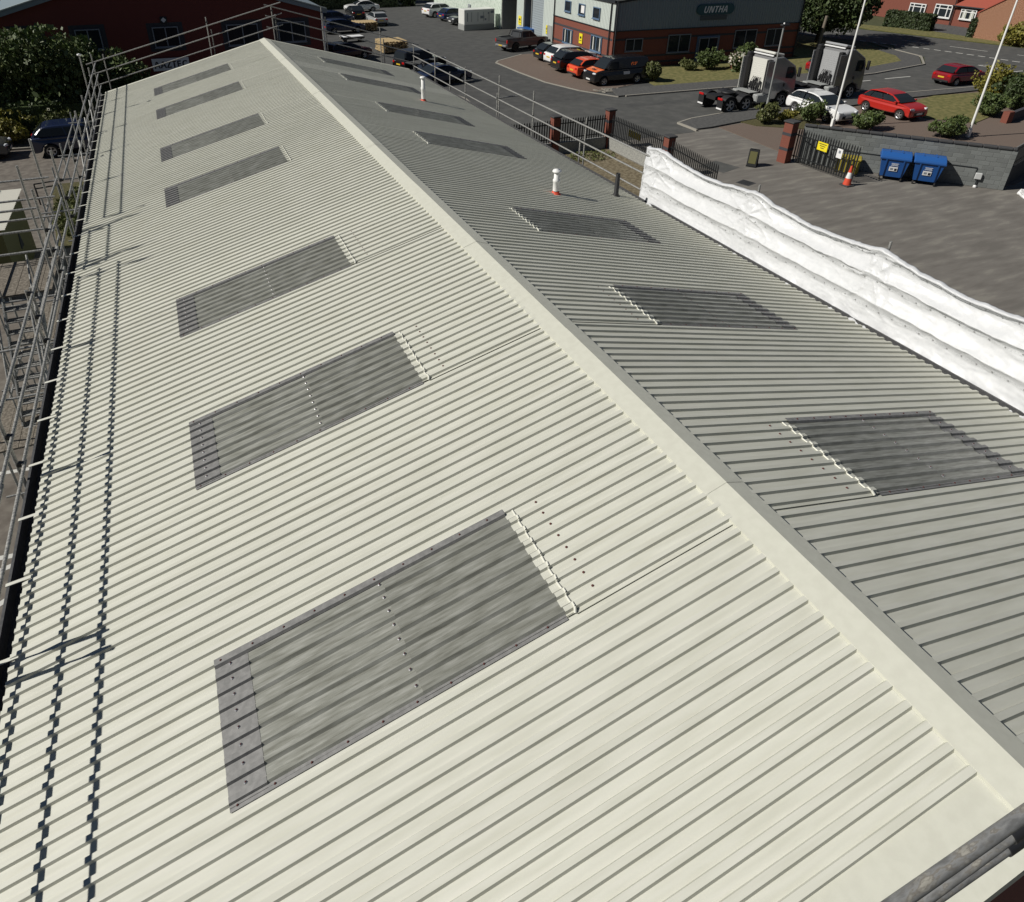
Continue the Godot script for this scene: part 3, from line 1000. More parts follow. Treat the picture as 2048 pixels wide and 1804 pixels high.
# s: L W H wb wr (wheel radius), bonnet, belt, ws (screen foot), rf, rr, rb (roof/rear glass) as x
func car(label: String, cat: String, at: Vector3, turn: float, s: Dictionary, paint: String, group := "", opt := {}) -> Node3D:
	var called: String = opt.get("name", "parked_car")
	var t := thing(called, label, cat, at, turn, group)
	var L: float = s.L
	var hw: float = s.W * 0.5
	var H: float = s.H
	var wr: float = s.wr
	var fx := L * 0.5
	var rx := -L * 0.5
	var belt: float = s.belt
	var bon: float = s.bonnet
	var xf: float = s.wb * 0.5 + s.get("off", 0.0)
	var xr: float = -s.wb * 0.5 + s.get("off", 0.0)
	var low := 0.22
	var p := PackedVector2Array()
	for q in [[fx - 0.10, low], [fx - 0.01, low + 0.14], [fx, 0.50], [fx - 0.05, bon - 0.16], [fx - 0.22, bon - 0.05], [lerpf(fx, s.ws, 0.55), bon + 0.02], [s.ws, belt], [s.rb, belt], [rx + 0.05, belt - 0.06], [rx, belt - 0.25], [rx + 0.01, 0.46], [rx + 0.10, low + 0.02]]:
		p.append(Vector2(q[0], q[1]))
	for c in [xr, xf]:
		var ar := wr * 1.16
		for k in 9:
			var a := PI - PI * k / 8.0
			p.append(Vector2(c + cos(a) * ar, maxf(low + 0.02, wr + sin(a) * ar)))
	var wf := func(q: Vector2) -> float:
		var e := 1.0 - 0.10 * smoothstep(fx - 0.8, fx, q.x) - 0.07 * smoothstep(rx + 0.6, rx, q.x)
		var v := 1.0 - 0.05 * smoothstep(belt - 0.25, belt, q.y) - 0.03 * smoothstep(0.45, 0.22, q.y)
		return hw * e * v
	var st := new_st()
	shell(st, rounded(rounded(p, 0.25), 0.25), wf, 0.055)
	obj("body", st, paint, t)
	# cabin
	var cab := PackedVector2Array()
	for q in [[s.ws, belt - 0.02], [lerpf(s.ws, s.rf, 0.5) + 0.03, lerpf(belt, H - 0.04, 0.5) + 0.02], [s.rf, H - 0.05], [lerpf(s.rf, s.rr, 0.3), H - 0.005], [lerpf(s.rf, s.rr, 0.7), H], [s.rr, H - 0.04], [s.rb, belt - 0.02]]:
		cab.append(Vector2(q[0], q[1]))
	var cwf := func(q: Vector2) -> float:
		return hw * lerpf(0.945, 0.76, clampf((q.y - belt) / (H - belt), 0, 1))
	st = new_st()
	shell(st, rounded(rounded(cab, 0.2), 0.25), cwf, 0.05)
	obj("cabin", st, opt.get("roof", paint), t)
	# glass
	var y0 := belt + 0.03
	var y1 := H - 0.13
	var fr := (y1 - belt) / (H - belt)
	var xs0: float = lerpf(s.ws, s.rf, 0.08) - 0.10
	var xs1: float = lerpf(s.ws, s.rf, fr) - 0.08
	var xe0: float = s.rb + 0.16
	var xe1: float = lerpf(s.rb, s.rr, fr) + 0.12
	var pil: Array = opt.get("pillars", [0.5])
	var cuts := [0.0]
	cuts.append_array(pil)
	cuts.append(1.0)
	for side in [-1.0, 1.0]:
		if opt.get("van", false):
			break
		for k in cuts.size() - 1:
			var a0: float = cuts[k] + (0.012 if k > 0 else 0.0)
			var a1: float = cuts[k + 1] - (0.012 if k < cuts.size() - 2 else 0.0)
			var g := new_st()
			var q := [Vector2(lerpf(xs0, xe0, a0), y0), Vector2(lerpf(xs1, xe1, a0), y1), Vector2(lerpf(xs1, xe1, a1), y1), Vector2(lerpf(xs0, xe0, a1), y0)]
			var v := []
			for e in q:
				v.append(Vector3(e.x, e.y, side * (cwf.call(e) + 0.006)))
			quad(g, v[0], v[1], v[2], v[3])
			obj("side_window", g, "glass", t)
	for e in [["windscreen", s.ws, s.rf, 1.0], ["rear_window", s.rb, s.rr, -1.0]]:
		if e[0] == "rear_window" and opt.get("van", false):
			continue
		var g := new_st()
		var pa := Vector2(e[1], belt)
		var pb := Vector2(e[2], H - 0.05)
		var mid := Vector2(lerpf(e[1], e[2], 0.5) + (0.03 if e[3] > 0 else 0.0), lerpf(belt, H - 0.04, 0.5) + (0.02 if e[3] > 0 else 0.0))
		var q0 := pa.lerp(mid, 0.14)
		var q2 := mid.lerp(pb, 0.80)
		var dir := (pb - pa).normalized()
		var nrm := Vector2(dir.y, -dir.x)
		if nrm.x * e[3] < 0:
			nrm = -nrm
		nrm *= 0.010
		var pts := [q0 + nrm, mid + nrm, q2 + nrm]
		for k in 2:
			var a: Vector2 = pts[k]
			var b: Vector2 = pts[k + 1]
			var wa: float = cwf.call(a) - 0.075
			var wb2: float = cwf.call(b) - 0.075
			quad(g, Vector3(a.x, a.y, wa), Vector3(b.x, b.y, wb2), Vector3(b.x, b.y, -wb2), Vector3(a.x, a.y, -wa))
		obj(e[0], g, "glass", t)
	# wheels, lights, trim
	for side in [-1.0, 1.0]:
		for x in [xr, xf]:
			wheel(t, Vector3(x, wr, side * (hw - 0.115)), wr, 0.21, side, opt.get("rim", "alloy"))
		bar("headlight", Vector3(fx - 0.13, bon - 0.16, side * hw * 0.70), Vector3(0.22, 0.12, hw * 0.34), "lamp_clear", t, Basis(Vector3.UP, -side * 0.35), 0.03)
		bar("tail_light", Vector3(rx + 0.035, belt - 0.20, side * hw * 0.72), Vector3(0.10, 0.16, hw * 0.30), "lamp_red", t, Basis(Vector3.UP, side * 0.18), 0.02)
		bar("mirror", Vector3(s.ws - 0.28, belt + 0.06, side * (hw + 0.05)), Vector3(0.12, 0.12, 0.16), paint, t, Basis(), 0.03)
	bar("grille", Vector3(fx - 0.015, 0.44, 0), Vector3(0.05, 0.20, hw * 1.1), "black_plastic", t, Basis(), 0.015)
	bar("rear_bumper", Vector3(rx + 0.03, 0.36, 0), Vector3(0.08, 0.14, hw * 1.5), "black_plastic", t, Basis(), 0.02)
	bar("number_plate", Vector3(rx - 0.004, belt - 0.34, 0), Vector3(0.015, 0.11, 0.52), "plate_yellow", t)
	bar("number_plate", Vector3(fx + 0.012, 0.46, 0), Vector3(0.015, 0.11, 0.52), "plate_white", t)
	return t
const HATCH := {"L": 4.05, "W": 1.75, "H": 1.46, "wb": 2.55, "wr": 0.31, "bonnet": 0.90, "belt": 0.97, "ws": 1.14, "rf": 0.22, "rr": -1.30, "rb": -1.86}
const SUV := {"L": 4.45, "W": 1.86, "H": 1.64, "wb": 2.66, "wr": 0.35, "bonnet": 1.03, "belt": 1.10, "ws": 1.20, "rf": 0.30, "rr": -1.55, "rb": -2.08}
const ESTATE := {"L": 4.60, "W": 1.82, "H": 1.48, "wb": 2.70, "wr": 0.32, "bonnet": 0.90, "belt": 0.97, "ws": 1.16, "rf": 0.12, "rr": -1.62, "rb": -2.14}
const SALOON := {"L": 4.55, "W": 1.80, "H": 1.45, "wb": 2.70, "wr": 0.32, "bonnet": 0.88, "belt": 0.94, "ws": 1.10, "rf": 0.15, "rr": -0.95, "rb": -1.72}
const VAN := {"L": 4.95, "W": 1.92, "H": 1.95, "wb": 3.0, "wr": 0.34, "bonnet": 1.08, "belt": 1.16, "ws": 1.62, "rf": 0.92, "rr": -2.36, "rb": -2.42, "off": 0.12}
const OFFROAD := {"L": 4.35, "W": 1.85, "H": 1.85, "wb": 2.6, "wr": 0.38, "bonnet": 1.12, "belt": 1.18, "ws": 0.80, "rf": 0.45, "rr": -1.95, "rb": -2.08}
func truck(label: String, at: Vector3, paint: String, high: float) -> void:
	# road tractor heading +x; origin at the middle of the tail on the ground
	var t := thing("tractor_unit", label, "truck", at)
	var hw := 1.22
	bar("chassis", Vector3(2.6, 0.86, 0), Vector3(5.2, 0.24, 0.9), "black_plastic", t)
	for x in [0.68, 2.02]:
		for side in [-1.0, 1.0]:
			wheel(t, Vector3(x, 0.5, side * 0.98), 0.5, 0.46, side, "truck_grey")
			var st := new_st()
			for k in 8:
				var a := PI * (0.04 + 0.92 * k / 8.0)
				var b := PI * (0.04 + 0.92 * (k + 1) / 8.0)
				var p := Vector3(x + cos(a) * 0.62, 0.5 + sin(a) * 0.60, 0)
				var q := Vector3(x + cos(b) * 0.62, 0.5 + sin(b) * 0.60, 0)
				var z0 := Vector3(0, 0, side * 0.70)
				var z1 := Vector3(0, 0, side * hw)
				quad(st, p + z0, q + z0, q + z1, p + z1)
				quad(st, p + z1, q + z1, q + z1 - Vector3(0, 0.07, 0), p + z1 - Vector3(0, 0.07, 0))
			obj("mudguard", st, "black_plastic", t)
	for side in [-1.0, 1.0]:
		bar("mudflap", Vector3(0.03, 0.55, side * 0.94), Vector3(0.03, 0.72, 0.52), "black_plastic", t)
		bar("tail_light", Vector3(0.0, 0.92, side * 0.94), Vector3(0.06, 0.14, 0.44), "lamp_red", t, Basis(), 0.015)
		bar("reflective_strip", Vector3(0.0, 0.30, side * 0.94), Vector3(0.02, 0.10, 0.5), "sign_white", t)
	var st := new_st()
	lathe(st, Vector3(1.45, 1.02, 0), [[0.0, 0.0], [0.48, 0.0], [0.48, 0.10], [0.40, 0.14], [0.0, 0.14]], 18)
	obj("fifth_wheel", st, "black_plastic", t)
	bar("rear_plate", Vector3(0.35, 1.0, 0), Vector3(0.6, 0.04, 1.0), "black_plastic", t)
	bar("deck_plate", Vector3(2.95, 1.07, 0), Vector3(0.75, 0.03, 1.5), "gen_grey", t)
	# cab
	var top := high
	var cab := v2([[3.85, 0.95], [3.85, top - 0.28], [4.0, top], [4.6, top + 0.02], [5.75, top - 0.62], [5.98, 2.3], [6.12, 1.35], [6.15, 0.42], [5.75, 0.40], [5.55, 0.95], [5.05, 1.15], [4.6, 0.95], [4.45, 0.6], [3.95, 0.6]])
	var cf := func(q: Vector2) -> float: return hw * (1.0 - 0.06 * smoothstep(2.6, top, q.y) - 0.04 * smoothstep(5.6, 6.15, q.x))
	st = new_st()
	shell(st, cab, cf, 0.06)
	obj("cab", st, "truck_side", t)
	# pressed back wall
	for k in 9:
		bar("back_rib", Vector3(3.84, 1.75 + k * (top - 2.3) / 8.0, 0.08), Vector3(0.05, 0.07, 1.45 - 0.06 * (k % 3)), paint, t, Basis(), 0.02)
	bar("back_panel", Vector3(3.835, (top + 1.15) * 0.5 - 0.1, 0.05), Vector3(0.03, top - 1.35, 1.75), paint, t)
	for side in [-1.0, 1.0]:
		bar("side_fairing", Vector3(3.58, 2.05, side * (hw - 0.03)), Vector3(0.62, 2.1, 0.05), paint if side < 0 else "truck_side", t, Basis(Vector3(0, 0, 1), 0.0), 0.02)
		bar("fairing_edge", Vector3(3.60, (top + 0.9) * 0.5, side * (hw - 0.22)), Vector3(0.34, top - 1.2, 0.30), "black_plastic", t, Basis(), 0.03)
		wheel(t, Vector3(5.05, 0.5, side * 1.02), 0.5, 0.34, side, "truck_grey")
		bar("fuel_tank", Vector3(3.35, 0.72, side * 0.98), Vector3(1.0, 0.56, 0.46), "gen_grey", t, Basis(), 0.06)
		var g := new_st()
		var z: float = side * (hw + 0.004)
		quad(g, Vector3(5.0, 1.95, z), Vector3(5.05, 2.65, z * 0.985), Vector3(5.66, 2.62, z * 0.975), Vector3(5.84, 1.85, z * 0.975))
		obj("side_window", g, "glass", t)
		bar("mirror", Vector3(5.95, 2.3, side * (hw + 0.16)), Vector3(0.14, 0.62, 0.20), "black_plastic", t, Basis(), 0.03)
		bar("door_handle", Vector3(4.98, 1.5, side * (hw + 0.008)), Vector3(0.12, 0.2, 0.02), "black_plastic", t)
		bar("step", Vector3(5.66, 0.62, side * (hw - 0.05)), Vector3(0.4, 0.06, 0.2), "black_plastic", t)
	var g := new_st()
	quad(g, Vector3(5.88, top - 0.75, 1.05), Vector3(6.05, 1.85, 1.1), Vector3(6.05, 1.85, -1.1), Vector3(5.88, top - 0.75, -1.05))
	obj("windscreen", g, "glass", t)
	bar("roof_deflector", Vector3(4.35, top + 0.16, 0), Vector3(0.9, 0.16, 1.9), paint, t, Basis(Vector3(0, 0, 1), -0.18), 0.05)
	bar("roof_lamp_bar", Vector3(3.9, top + 0.06, 0), Vector3(0.08, 0.10, 1.8), "white_pvc", t, Basis(), 0.02)
	bar("roof_corner", Vector3(3.8, top - 0.08, -hw + 0.16), Vector3(0.5, 0.34, 0.34), "black_plastic", t, Basis(), 0.06)
	# air coils, bottles and catwalk clutter behind the cab
	st = new_st()
	for k in 5:
		cyl(st, Vector3(3.62, 1.12, -0.5 + k * 0.2), Vector3(3.70, 1.55 + 0.14 * (k % 3), -0.45 + k * 0.2), 0.075, 0.07, 8)
		cyl(st, Vector3(3.55, 1.35, -0.5 + k * 0.2), Vector3(3.78, 1.9, -0.4 + k * 0.16), 0.02, 0.02, 6)
	obj("air_line", st, "black_plastic", t)
func pickup(at: Vector3, turn: float) -> void:
	var t := thing("pickup_truck", "matt dark grey double cab pickup parked by the shuttered workshop", "pickup", at, turn)
	var hw := 0.93
	var p := v2([[2.55, 0.32], [2.66, 0.55], [2.60, 0.98], [2.3, 1.08], [1.15, 1.16], [-2.6, 1.16], [-2.66, 1.0], [-2.66, 0.5], [-2.55, 0.4]])
	for c in [-1.6, 1.62]:
		for k in 9:
			var a := PI - PI * k / 8.0
			p.append(Vector2(c + cos(a) * 0.47, maxf(0.36, 0.4 + sin(a) * 0.47)))
	var wf := func(q: Vector2) -> float: return hw * (1.0 - 0.09 * smoothstep(2.0, 2.66, q.x) - 0.05 * smoothstep(0.9, 1.16, q.y))
	var st := new_st()
	shell(st, p, wf, 0.035)
	obj("body", st, "car_grey", t)
	bar("bed_liner", Vector3(-1.72, 1.155, 0), Vector3(1.72, 0.02, 1.5), "black_plastic", t)
	for side in [-1.0, 1.0]:
		bar("bed_side", Vector3(-1.72, 1.2, side * 0.83), Vector3(1.8, 0.10, 0.10), "car_grey", t, Basis(), 0.02)
	bar("tailgate", Vector3(-2.62, 1.05, 0), Vector3(0.08, 0.36, 1.62), "car_grey", t, Basis(), 0.02)
	st = new_st()
	var cab := v2([[1.2, 1.12], [0.42, 1.76], [-0.5, 1.80], [-0.78, 1.72], [-0.92, 1.12]])
	var cf := func(q: Vector2) -> float: return hw * lerpf(0.94, 0.78, clampf((q.y - 1.12) / 0.68, 0, 1))
	shell(st, cab, cf, 0.03)
	obj("cabin", st, "car_grey", t)
	for side in [-1.0, 1.0]:
		for w in [[0.95, 0.42, 0.16, 0.18], [0.10, 0.12, -0.62, -0.72]]:
			var g := new_st()
			var v := []
			for e in [Vector2(w[0], 1.2), Vector2(w[1], 1.66), Vector2(w[2], 1.68), Vector2(w[3], 1.2)]:
				v.append(Vector3(e.x, e.y, side * (cf.call(e) + 0.006)))
			quad(g, v[0], v[1], v[2], v[3])
			obj("side_window", g, "glass", t)
		for x in [-1.6, 1.62]:
			wheel(t, Vector3(x, 0.4, side * 0.82), 0.4, 0.26, side, "black_plastic")
		bar("tail_light", Vector3(-2.63, 0.95, side * 0.84), Vector3(0.10, 0.30, 0.14), "lamp_red", t, Basis(), 0.02)
		bar("headlight", Vector3(2.52, 0.90, side * 0.66), Vector3(0.2, 0.16, 0.30), "lamp_clear", t, Basis(), 0.03)
		tube("roll_bar", Vector3(-1.15, 1.2, side * 0.78), Vector3(-0.95, 1.78, side * 0.66), t, "black_plastic", 0.035)
	tube("roll_bar", Vector3(-0.95, 1.78, -0.66), Vector3(-0.95, 1.78, 0.66), t, "black_plastic", 0.035)
	var g := new_st()
	quad(g, Vector3(1.16, 1.2, 0.76), Vector3(0.50, 1.72, 0.66), Vector3(0.50, 1.72, -0.66), Vector3(1.16, 1.2, -0.76))
	obj("windscreen", g, "glass", t)
	bar("rear_bumper", Vector3(-2.70, 0.55, 0), Vector3(0.14, 0.16, 1.6), "alloy", t, Basis(), 0.03)
	bar("number_plate", Vector3(-2.78, 0.58, 0), Vector3(0.015, 0.11, 0.52), "plate_yellow", t)
func build_vehicles() -> void:
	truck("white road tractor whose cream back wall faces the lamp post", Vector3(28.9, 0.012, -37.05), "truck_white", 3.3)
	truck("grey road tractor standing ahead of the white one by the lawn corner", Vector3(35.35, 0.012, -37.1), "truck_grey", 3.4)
	var row := "cars parked nose in to the brick wall"
	car("bright red hatchback on the block paving beside the small lawn", "car", Vector3(39.35, 0.03, -31.65), -PI / 2, HATCH, "car_red", "", {"pillars": [0.42, 0.8]})
	car("white estate car behind the grey block wall", "car", Vector3(34.55, 0.03, -33.0), -PI / 2 - 0.05, ESTATE, "car_white", "", {"pillars": [0.40, 0.76]})
	car("deep red hatchback driving towards the give way triangle", "car", Vector3(53.1, 0.012, -36.75), -0.05, HATCH, "car_deepred", "", {"name": "moving_car"})
	car("deep red hatchback parked behind the grey road tractor", "car", Vector3(46.3, 0.12, -43.1), 0.03, HATCH, "car_deepred")
	car("orange red hatchback between the black van and a black car", "car", Vector3(27.65, 0.03, -49.75), 0.0, HATCH, "car_orange", row)
	car("black estate car beside the orange red hatchback", "car", Vector3(27.75, 0.03, -52.3), -0.03, SUV, "car_black", row)
	car("white family car parked between two black cars", "car", Vector3(28.45, 0.03, -54.85), 0.02, SUV, "car_white", row)
	car("small black hatchback at the end of the row near the workshop door", "car", Vector3(28.5, 0.03, -57.35), 0.03, HATCH, "car_black", row)
	var v := car("black panel van with an orange bonnet beside the clipped bush", "van", Vector3(27.95, 0.03, -46.95), PI, VAN, "car_black", "", {"name": "panel_van", "van": true})
	var st := new_st()
	for q in [[2.36, 0.93, 0.70, 2.22, 1.055, 0.76], [2.22, 1.055, 0.76, 1.99, 1.118, 0.80], [1.99, 1.118, 0.80, 1.62, 1.185, 0.86]]:
		quad(st, Vector3(q[0], q[1], q[2]), Vector3(q[0], q[1], -q[2]), Vector3(q[3], q[4], -q[5]), Vector3(q[3], q[4], q[5]))
	obj("bonnet", st, "bonnet_orange", v)
	for side in [-1.0, 1.0]:
		st = new_st()
		quad(st, Vector3(1.32, 1.22, side * 0.915), Vector3(0.98, 1.68, side * 0.825), Vector3(0.38, 1.70, side * 0.82), Vector3(0.38, 1.22, side * 0.915))
		obj("side_window", st, "glass", v)
	text("lettering", "OZ", 0.42, "bonnet_orange", v, Transform3D(Basis(Vector3.UP, PI).rotated(Vector3(1, 0, 0), -0.19), Vector3(-1.0, 1.45, -0.865)))
	bar("door_panel", Vector3(-0.35, 0.86, -0.955), Vector3(0.55, 0.2, 0.012), "sign_white", v)
	text("lettering", "Ozi", 0.34, "sign_ink", v, Transform3D(Basis(Vector3.UP, PI / 2) * Basis(Vector3(1, 0, 0), -1.4), Vector3(2.0, 1.135, 0.0)))
	pickup(Vector3(28.25, 0.012, -63.75), 0.24)
	car("white crossover parked beside the far pale workshop wall", "car", Vector3(29.6, 0.012, -90.3), 0.25, SUV, "car_white", "", {"rim": "alloy"})
	car("blue hatchback parked between the white crossover and the dark saloon", "car", Vector3(29.9, 0.012, -86.0), 0.2, HATCH, "car_blue")
	car("dark saloon parked against the end of the white generator", "car", Vector3(30.0, 0.012, -82.3), PI + 0.15, SALOON, "car_grey")
	car("silver hatchback standing behind the far timber stack", "car", Vector3(19.9, 0.012, -85.6), PI / 2, HATCH, "car_silver")
	car("black hatchback in the shade beside the silver hatchback", "car", Vector3(19.0, 0.012, -92.5), PI / 2, HATCH, "car_black")
	car("white saloon farthest off under the dark trees", "car", Vector3(21.5, 0.012, -98.5), PI, SALOON, "car_white")
	car("navy estate in the shade of the brick office", "car", Vector3(14.6, 0.012, -80.5), 0.1, ESTATE, "car_navy")
	car("navy tall car behind the navy estate in the shade", "car", Vector3(15.0, 0.012, -86.5), 0.1, SUV, "car_navy")
	car("maroon hatchback nearest the brick office corner", "car", Vector3(11.0, 0.012, -64.6), 0.35, ESTATE, "car_maroon")
	car("black off road car parked behind the eave rails near the timber", "car", Vector3(15.2, 0.012, -56.6), 0.3, OFFROAD, "car_black")
	car("dark blue saloon parked at the rounded block paved bay", "car", Vector3(15.4, 0.012, -51.8), 0.25, SALOON, "car_navy")
	car("dark blue crossover parked below the big leafy tree", "car", Vector3(-9.3, 0.012, -42.6), 0.02, SUV, "car_navy")
	car("dark saloon parked beside the yellow green shrub", "car", Vector3(-14.9, 0.012, -43.0), 0.0, SALOON, "car_grey")

# ---------------------------------------------------------------- setting
func build_ground() -> void:
	sheet("ground", [[-400, -400], [400, -400], [400, 300], [-400, 300]], -0.02, "ground")
	sheet("yard", [[-5.5, 14], [-5.5, -34], [17.6, -34], [30, -34], [34, -22], [48, -24], [60, -20], [60, 14]], 0.0, "yard")
	sheet("car_park", [[-45, 14], [-45, -47], [-5.5, -47], [-5.5, 14]], 0.002, "carpark")
	sheet("service_yard", [[-5.5, -33.8], [-5.5, -120], [34, -120], [34, -41], [24, -41], [24, -33.8]], 0.004, "asphalt")
	sheet("estate_road", [[13.0, -42.4], [24, -42.6], [33, -42.1], [41, -41.4], [50, -41.8], [58, -43.2], [61.5, -46], [62.6, -50], [64.9, -52], [69, -36], [64, -34], [56, -34.6], [44, -35.6], [29, -35.7], [25.0, -35.1], [24.6, -33.0], [13.0, -33.2]], 0.010, "asphalt2")
	var road := sheet("main_road", [[54, -100], [62, -60], [64.9, -52], [67.2, -40], [78, 10], [90, 10], [80, -28], [75.5, -46], [71.5, -61], [60, -102]], 0.008, "asphalt2")
	# painted lines
	for m in [[67.42, -57.33, 68.1, -55.92], [68.7, -54.1, 69.26, -50.8], [69.62, -49.32, 70.26, -45.88], [71.0, -43.5, 71.7, -40.2], [66.6, -61.5, 67.1, -59.3]]:
		var st := new_st()
		var a := Vector3(m[0], 0.014, m[1])
		var b := Vector3(m[2], 0.014, m[3])
		box(st, (a + b) * 0.5, Vector3(0.12, 0.003, a.distance_to(b)), Basis.looking_at((b - a).normalized()))
		obj("road_marking", st, "line", road)
	for i in 16:
		var t := i / 15.0
		var p := Vector3(lerpf(64.2, 67.3, t) + 0.6 * sin(t * PI), 0.016, lerpf(-55.2, -40.2, t))
		var st := new_st()
		box(st, p, Vector3(0.22, 0.003, 0.62), Basis(Vector3.UP, 0.2))
		obj("road_marking", st, "line", road)
	# give way triangle and centre line of the side road
	for e in [[62.2, -41.3, 62.4, -38.6], [62.2, -41.3, 64.4, -40.2], [62.4, -38.6, 64.4, -40.2], [61.0, -38.2, 65.0, -38.0], [52.0, -40.0, 49.2, -40.1], [47.6, -40.1, 45.6, -40.1], [43.8, -40.0, 42.4, -40.0]]:
		var st := new_st()
		var a := Vector3(e[0], 0.016, e[1])
		var b := Vector3(e[2], 0.016, e[3])
		box(st, (a + b) * 0.5, Vector3(0.14, 0.003, a.distance_to(b)), Basis.looking_at((b - a).normalized()))
		obj("road_marking", st, "line", road)
	# car park lines by the near left corner
	var cp := get_node("car_park")
	for e in [[-12.0, -15.6, -8.6, -15.2], [-12.0, -12.9, -8.2, -12.4], [-9.4, -12.1, -8.3, -12.35], [-9.6, -10.9, -8.3, -11.7], [-9.8, -9.9, -8.2, -10.8], [-9.8, -8.9, -8.2, -9.7], [-10.0, -7.7, -8.2, -8.4]]:
		var st := new_st()
		var a := Vector3(e[0], 0.006, e[1])
		var b := Vector3(e[2], 0.006, e[3])
		box(st, (a + b) * 0.5, Vector3(0.12, 0.003, a.distance_to(b)), Basis.looking_at((b - a).normalized()))
		obj("bay_line", st, "line", cp)
	# block paved bays with pale edging
	var bay := [[23.3, -58.6], [26.75, -60.9], [31.0, -60.9], [30.6, -46.3], [27.0, -45.2], [24.9, -44.6], [23.9, -45.4], [22.95, -49.0], [22.75, -53.3], [22.7, -57.6]]
	slab("parking_bay", bay, 0.03, "blockpave")
	kerb([[26.75, -60.9], [23.3, -58.7], [22.75, -57.9], [22.72, -53.3], [22.9, -49.0], [23.85, -45.4], [25.4, -42.6]], 0.16, 0.045)
	var bay2 := [[7.5, -49.2], [13.0, -49.0], [14.6, -48.3], [14.9, -46.2], [14.7, -44.6], [13.4, -43.6], [7.5, -43.6]]
	slab("parking_bay", bay2, 0.03, "blockpave")
	kerb([[13.0, -49.1], [14.6, -48.4], [14.95, -46.2], [14.7, -44.5], [13.4, -43.5]], 0.16, 0.045)
	# lawn and pavement before the brick office
	slab("pavement", [[25.4, -42.6], [33, -42.2], [41, -41.5], [50, -41.9], [57.6, -43.3], [61.0, -46.2], [62.0, -50], [60.5, -50.5], [59.2, -47.2], [57.2, -45.0], [50, -43.6], [44, -43.9], [37.4, -44.1], [30.1, -44.5], [26.2, -44.8]], 0.10, "pavement")
	kerb([[26.0, -42.5], [33, -42.1], [41, -41.4], [50, -41.8], [57.8, -43.2], [61.2, -46.1], [62.3, -50], [64.0, -54]])
	slab("lawn", [[30.1, -44.5], [37.4, -44.1], [44, -43.9], [50, -43.6], [57.2, -45.0], [59.2, -47.2], [60.5, -50.5], [61, -60], [50.5, -60], [50.2, -50.2], [31.5, -51.3]], 0.09, "lawn")
	# rubble edge at the mouth of the bay
	# island and forecourt across the road
	slab("pavement", [[24.85, -34.9], [26.2, -35.4], [29.2, -35.75], [44, -35.7], [56, -34.7], [60, -33], [59, -31.8], [52, -34.2], [44, -34.4], [30, -33.9], [26.0, -33.3], [24.75, -33.3]], 0.10, "pavement")
	kerb([[24.75, -33.1], [24.75, -34.9], [26.2, -35.45], [29.2, -35.85], [44, -35.8], [56, -34.8], [61, -33]])
	slab("forecourt", [[26.6, -33.3], [32.2, -33.8], [44, -34.3], [52, -34.1], [58, -31.8], [60, -22], [44, -22], [33.0, -19.4], [31.9, -19.4], [26.2, -26.4]], 0.028, "blockpave")
	slab("lawn", [[40.6, -30.0], [42.4, -27.9], [46.0, -28.9], [50.5, -31.3], [52.5, -33.6], [47, -34.2], [41.2, -33.0]], 0.07, "lawn")
	slab("planting_bed", [[28.6, -33.9], [33.6, -34.0], [33.2, -31.6], [31.8, -30.4], [28.9, -32.6]], 0.06, "moss")
	# dry strip inside the palisade
	sheet("dry_grass_strip", [[6.5, -32.1], [17.7, -32.1], [17.6, -22.5], [13.0, -24.5], [9.5, -27.0], [6.5, -27.5]], 0.005, "dry_grass")
	sheet("mossy_ground", [[-10.3, -37], [-7.0, -37], [-7.0, -29.0], [-9.4, -28.6]], 0.007, "moss")
	for q in [[[20.4, -27.6], [21.9, -28.0], [22.3, -26.6], [20.9, -26.2]]] :
		sheet("tarmac_patch", q, 0.004, "asphalt2")
	for q in [[[18.2, -44.6], [22.0, -44.4], [21.8, -43.3], [18.4, -43.5]], [[24.0, -40.6], [29.5, -40.2], [29.4, -39.4], [24.2, -39.8]]]:
		sheet("tarmac_patch", q, 0.014, "asphalt")
	# far verge and drive
	slab("verge", [[72.2, -61], [76.0, -46], [80.5, -28], [83, -28], [79.5, -47], [77.3, -52.6], [77.8, -57.5], [75.5, -62], [73, -70]], 0.08, "lawn")
	slab("driveway", [[77.5, -57.6], [77.4, -52.6], [84, -55.5], [84, -62], [78.5, -59.4]], 0.09, "pavement")
	kerb([[-5.6, -43.9], [-12.0, -43.95], [-13.4, -44.1], [-20, -44.2]])
	var grit := new_st()
	for i in 60:
		var p := Vector3(rng.randf_range(24.8, 27.2), 0.05, rng.randf_range(-45.2, -44.2))
		box(grit, p, Vector3(rng.randf_range(0.1, 0.3), 0.05, rng.randf_range(0.08, 0.2)), Basis(Vector3.UP, rng.randf() * 3.0))
	tag(obj("rubble", grit, "kerb"), "loose pale stones at the corner of the block paved bay", "stones", "", "stuff")

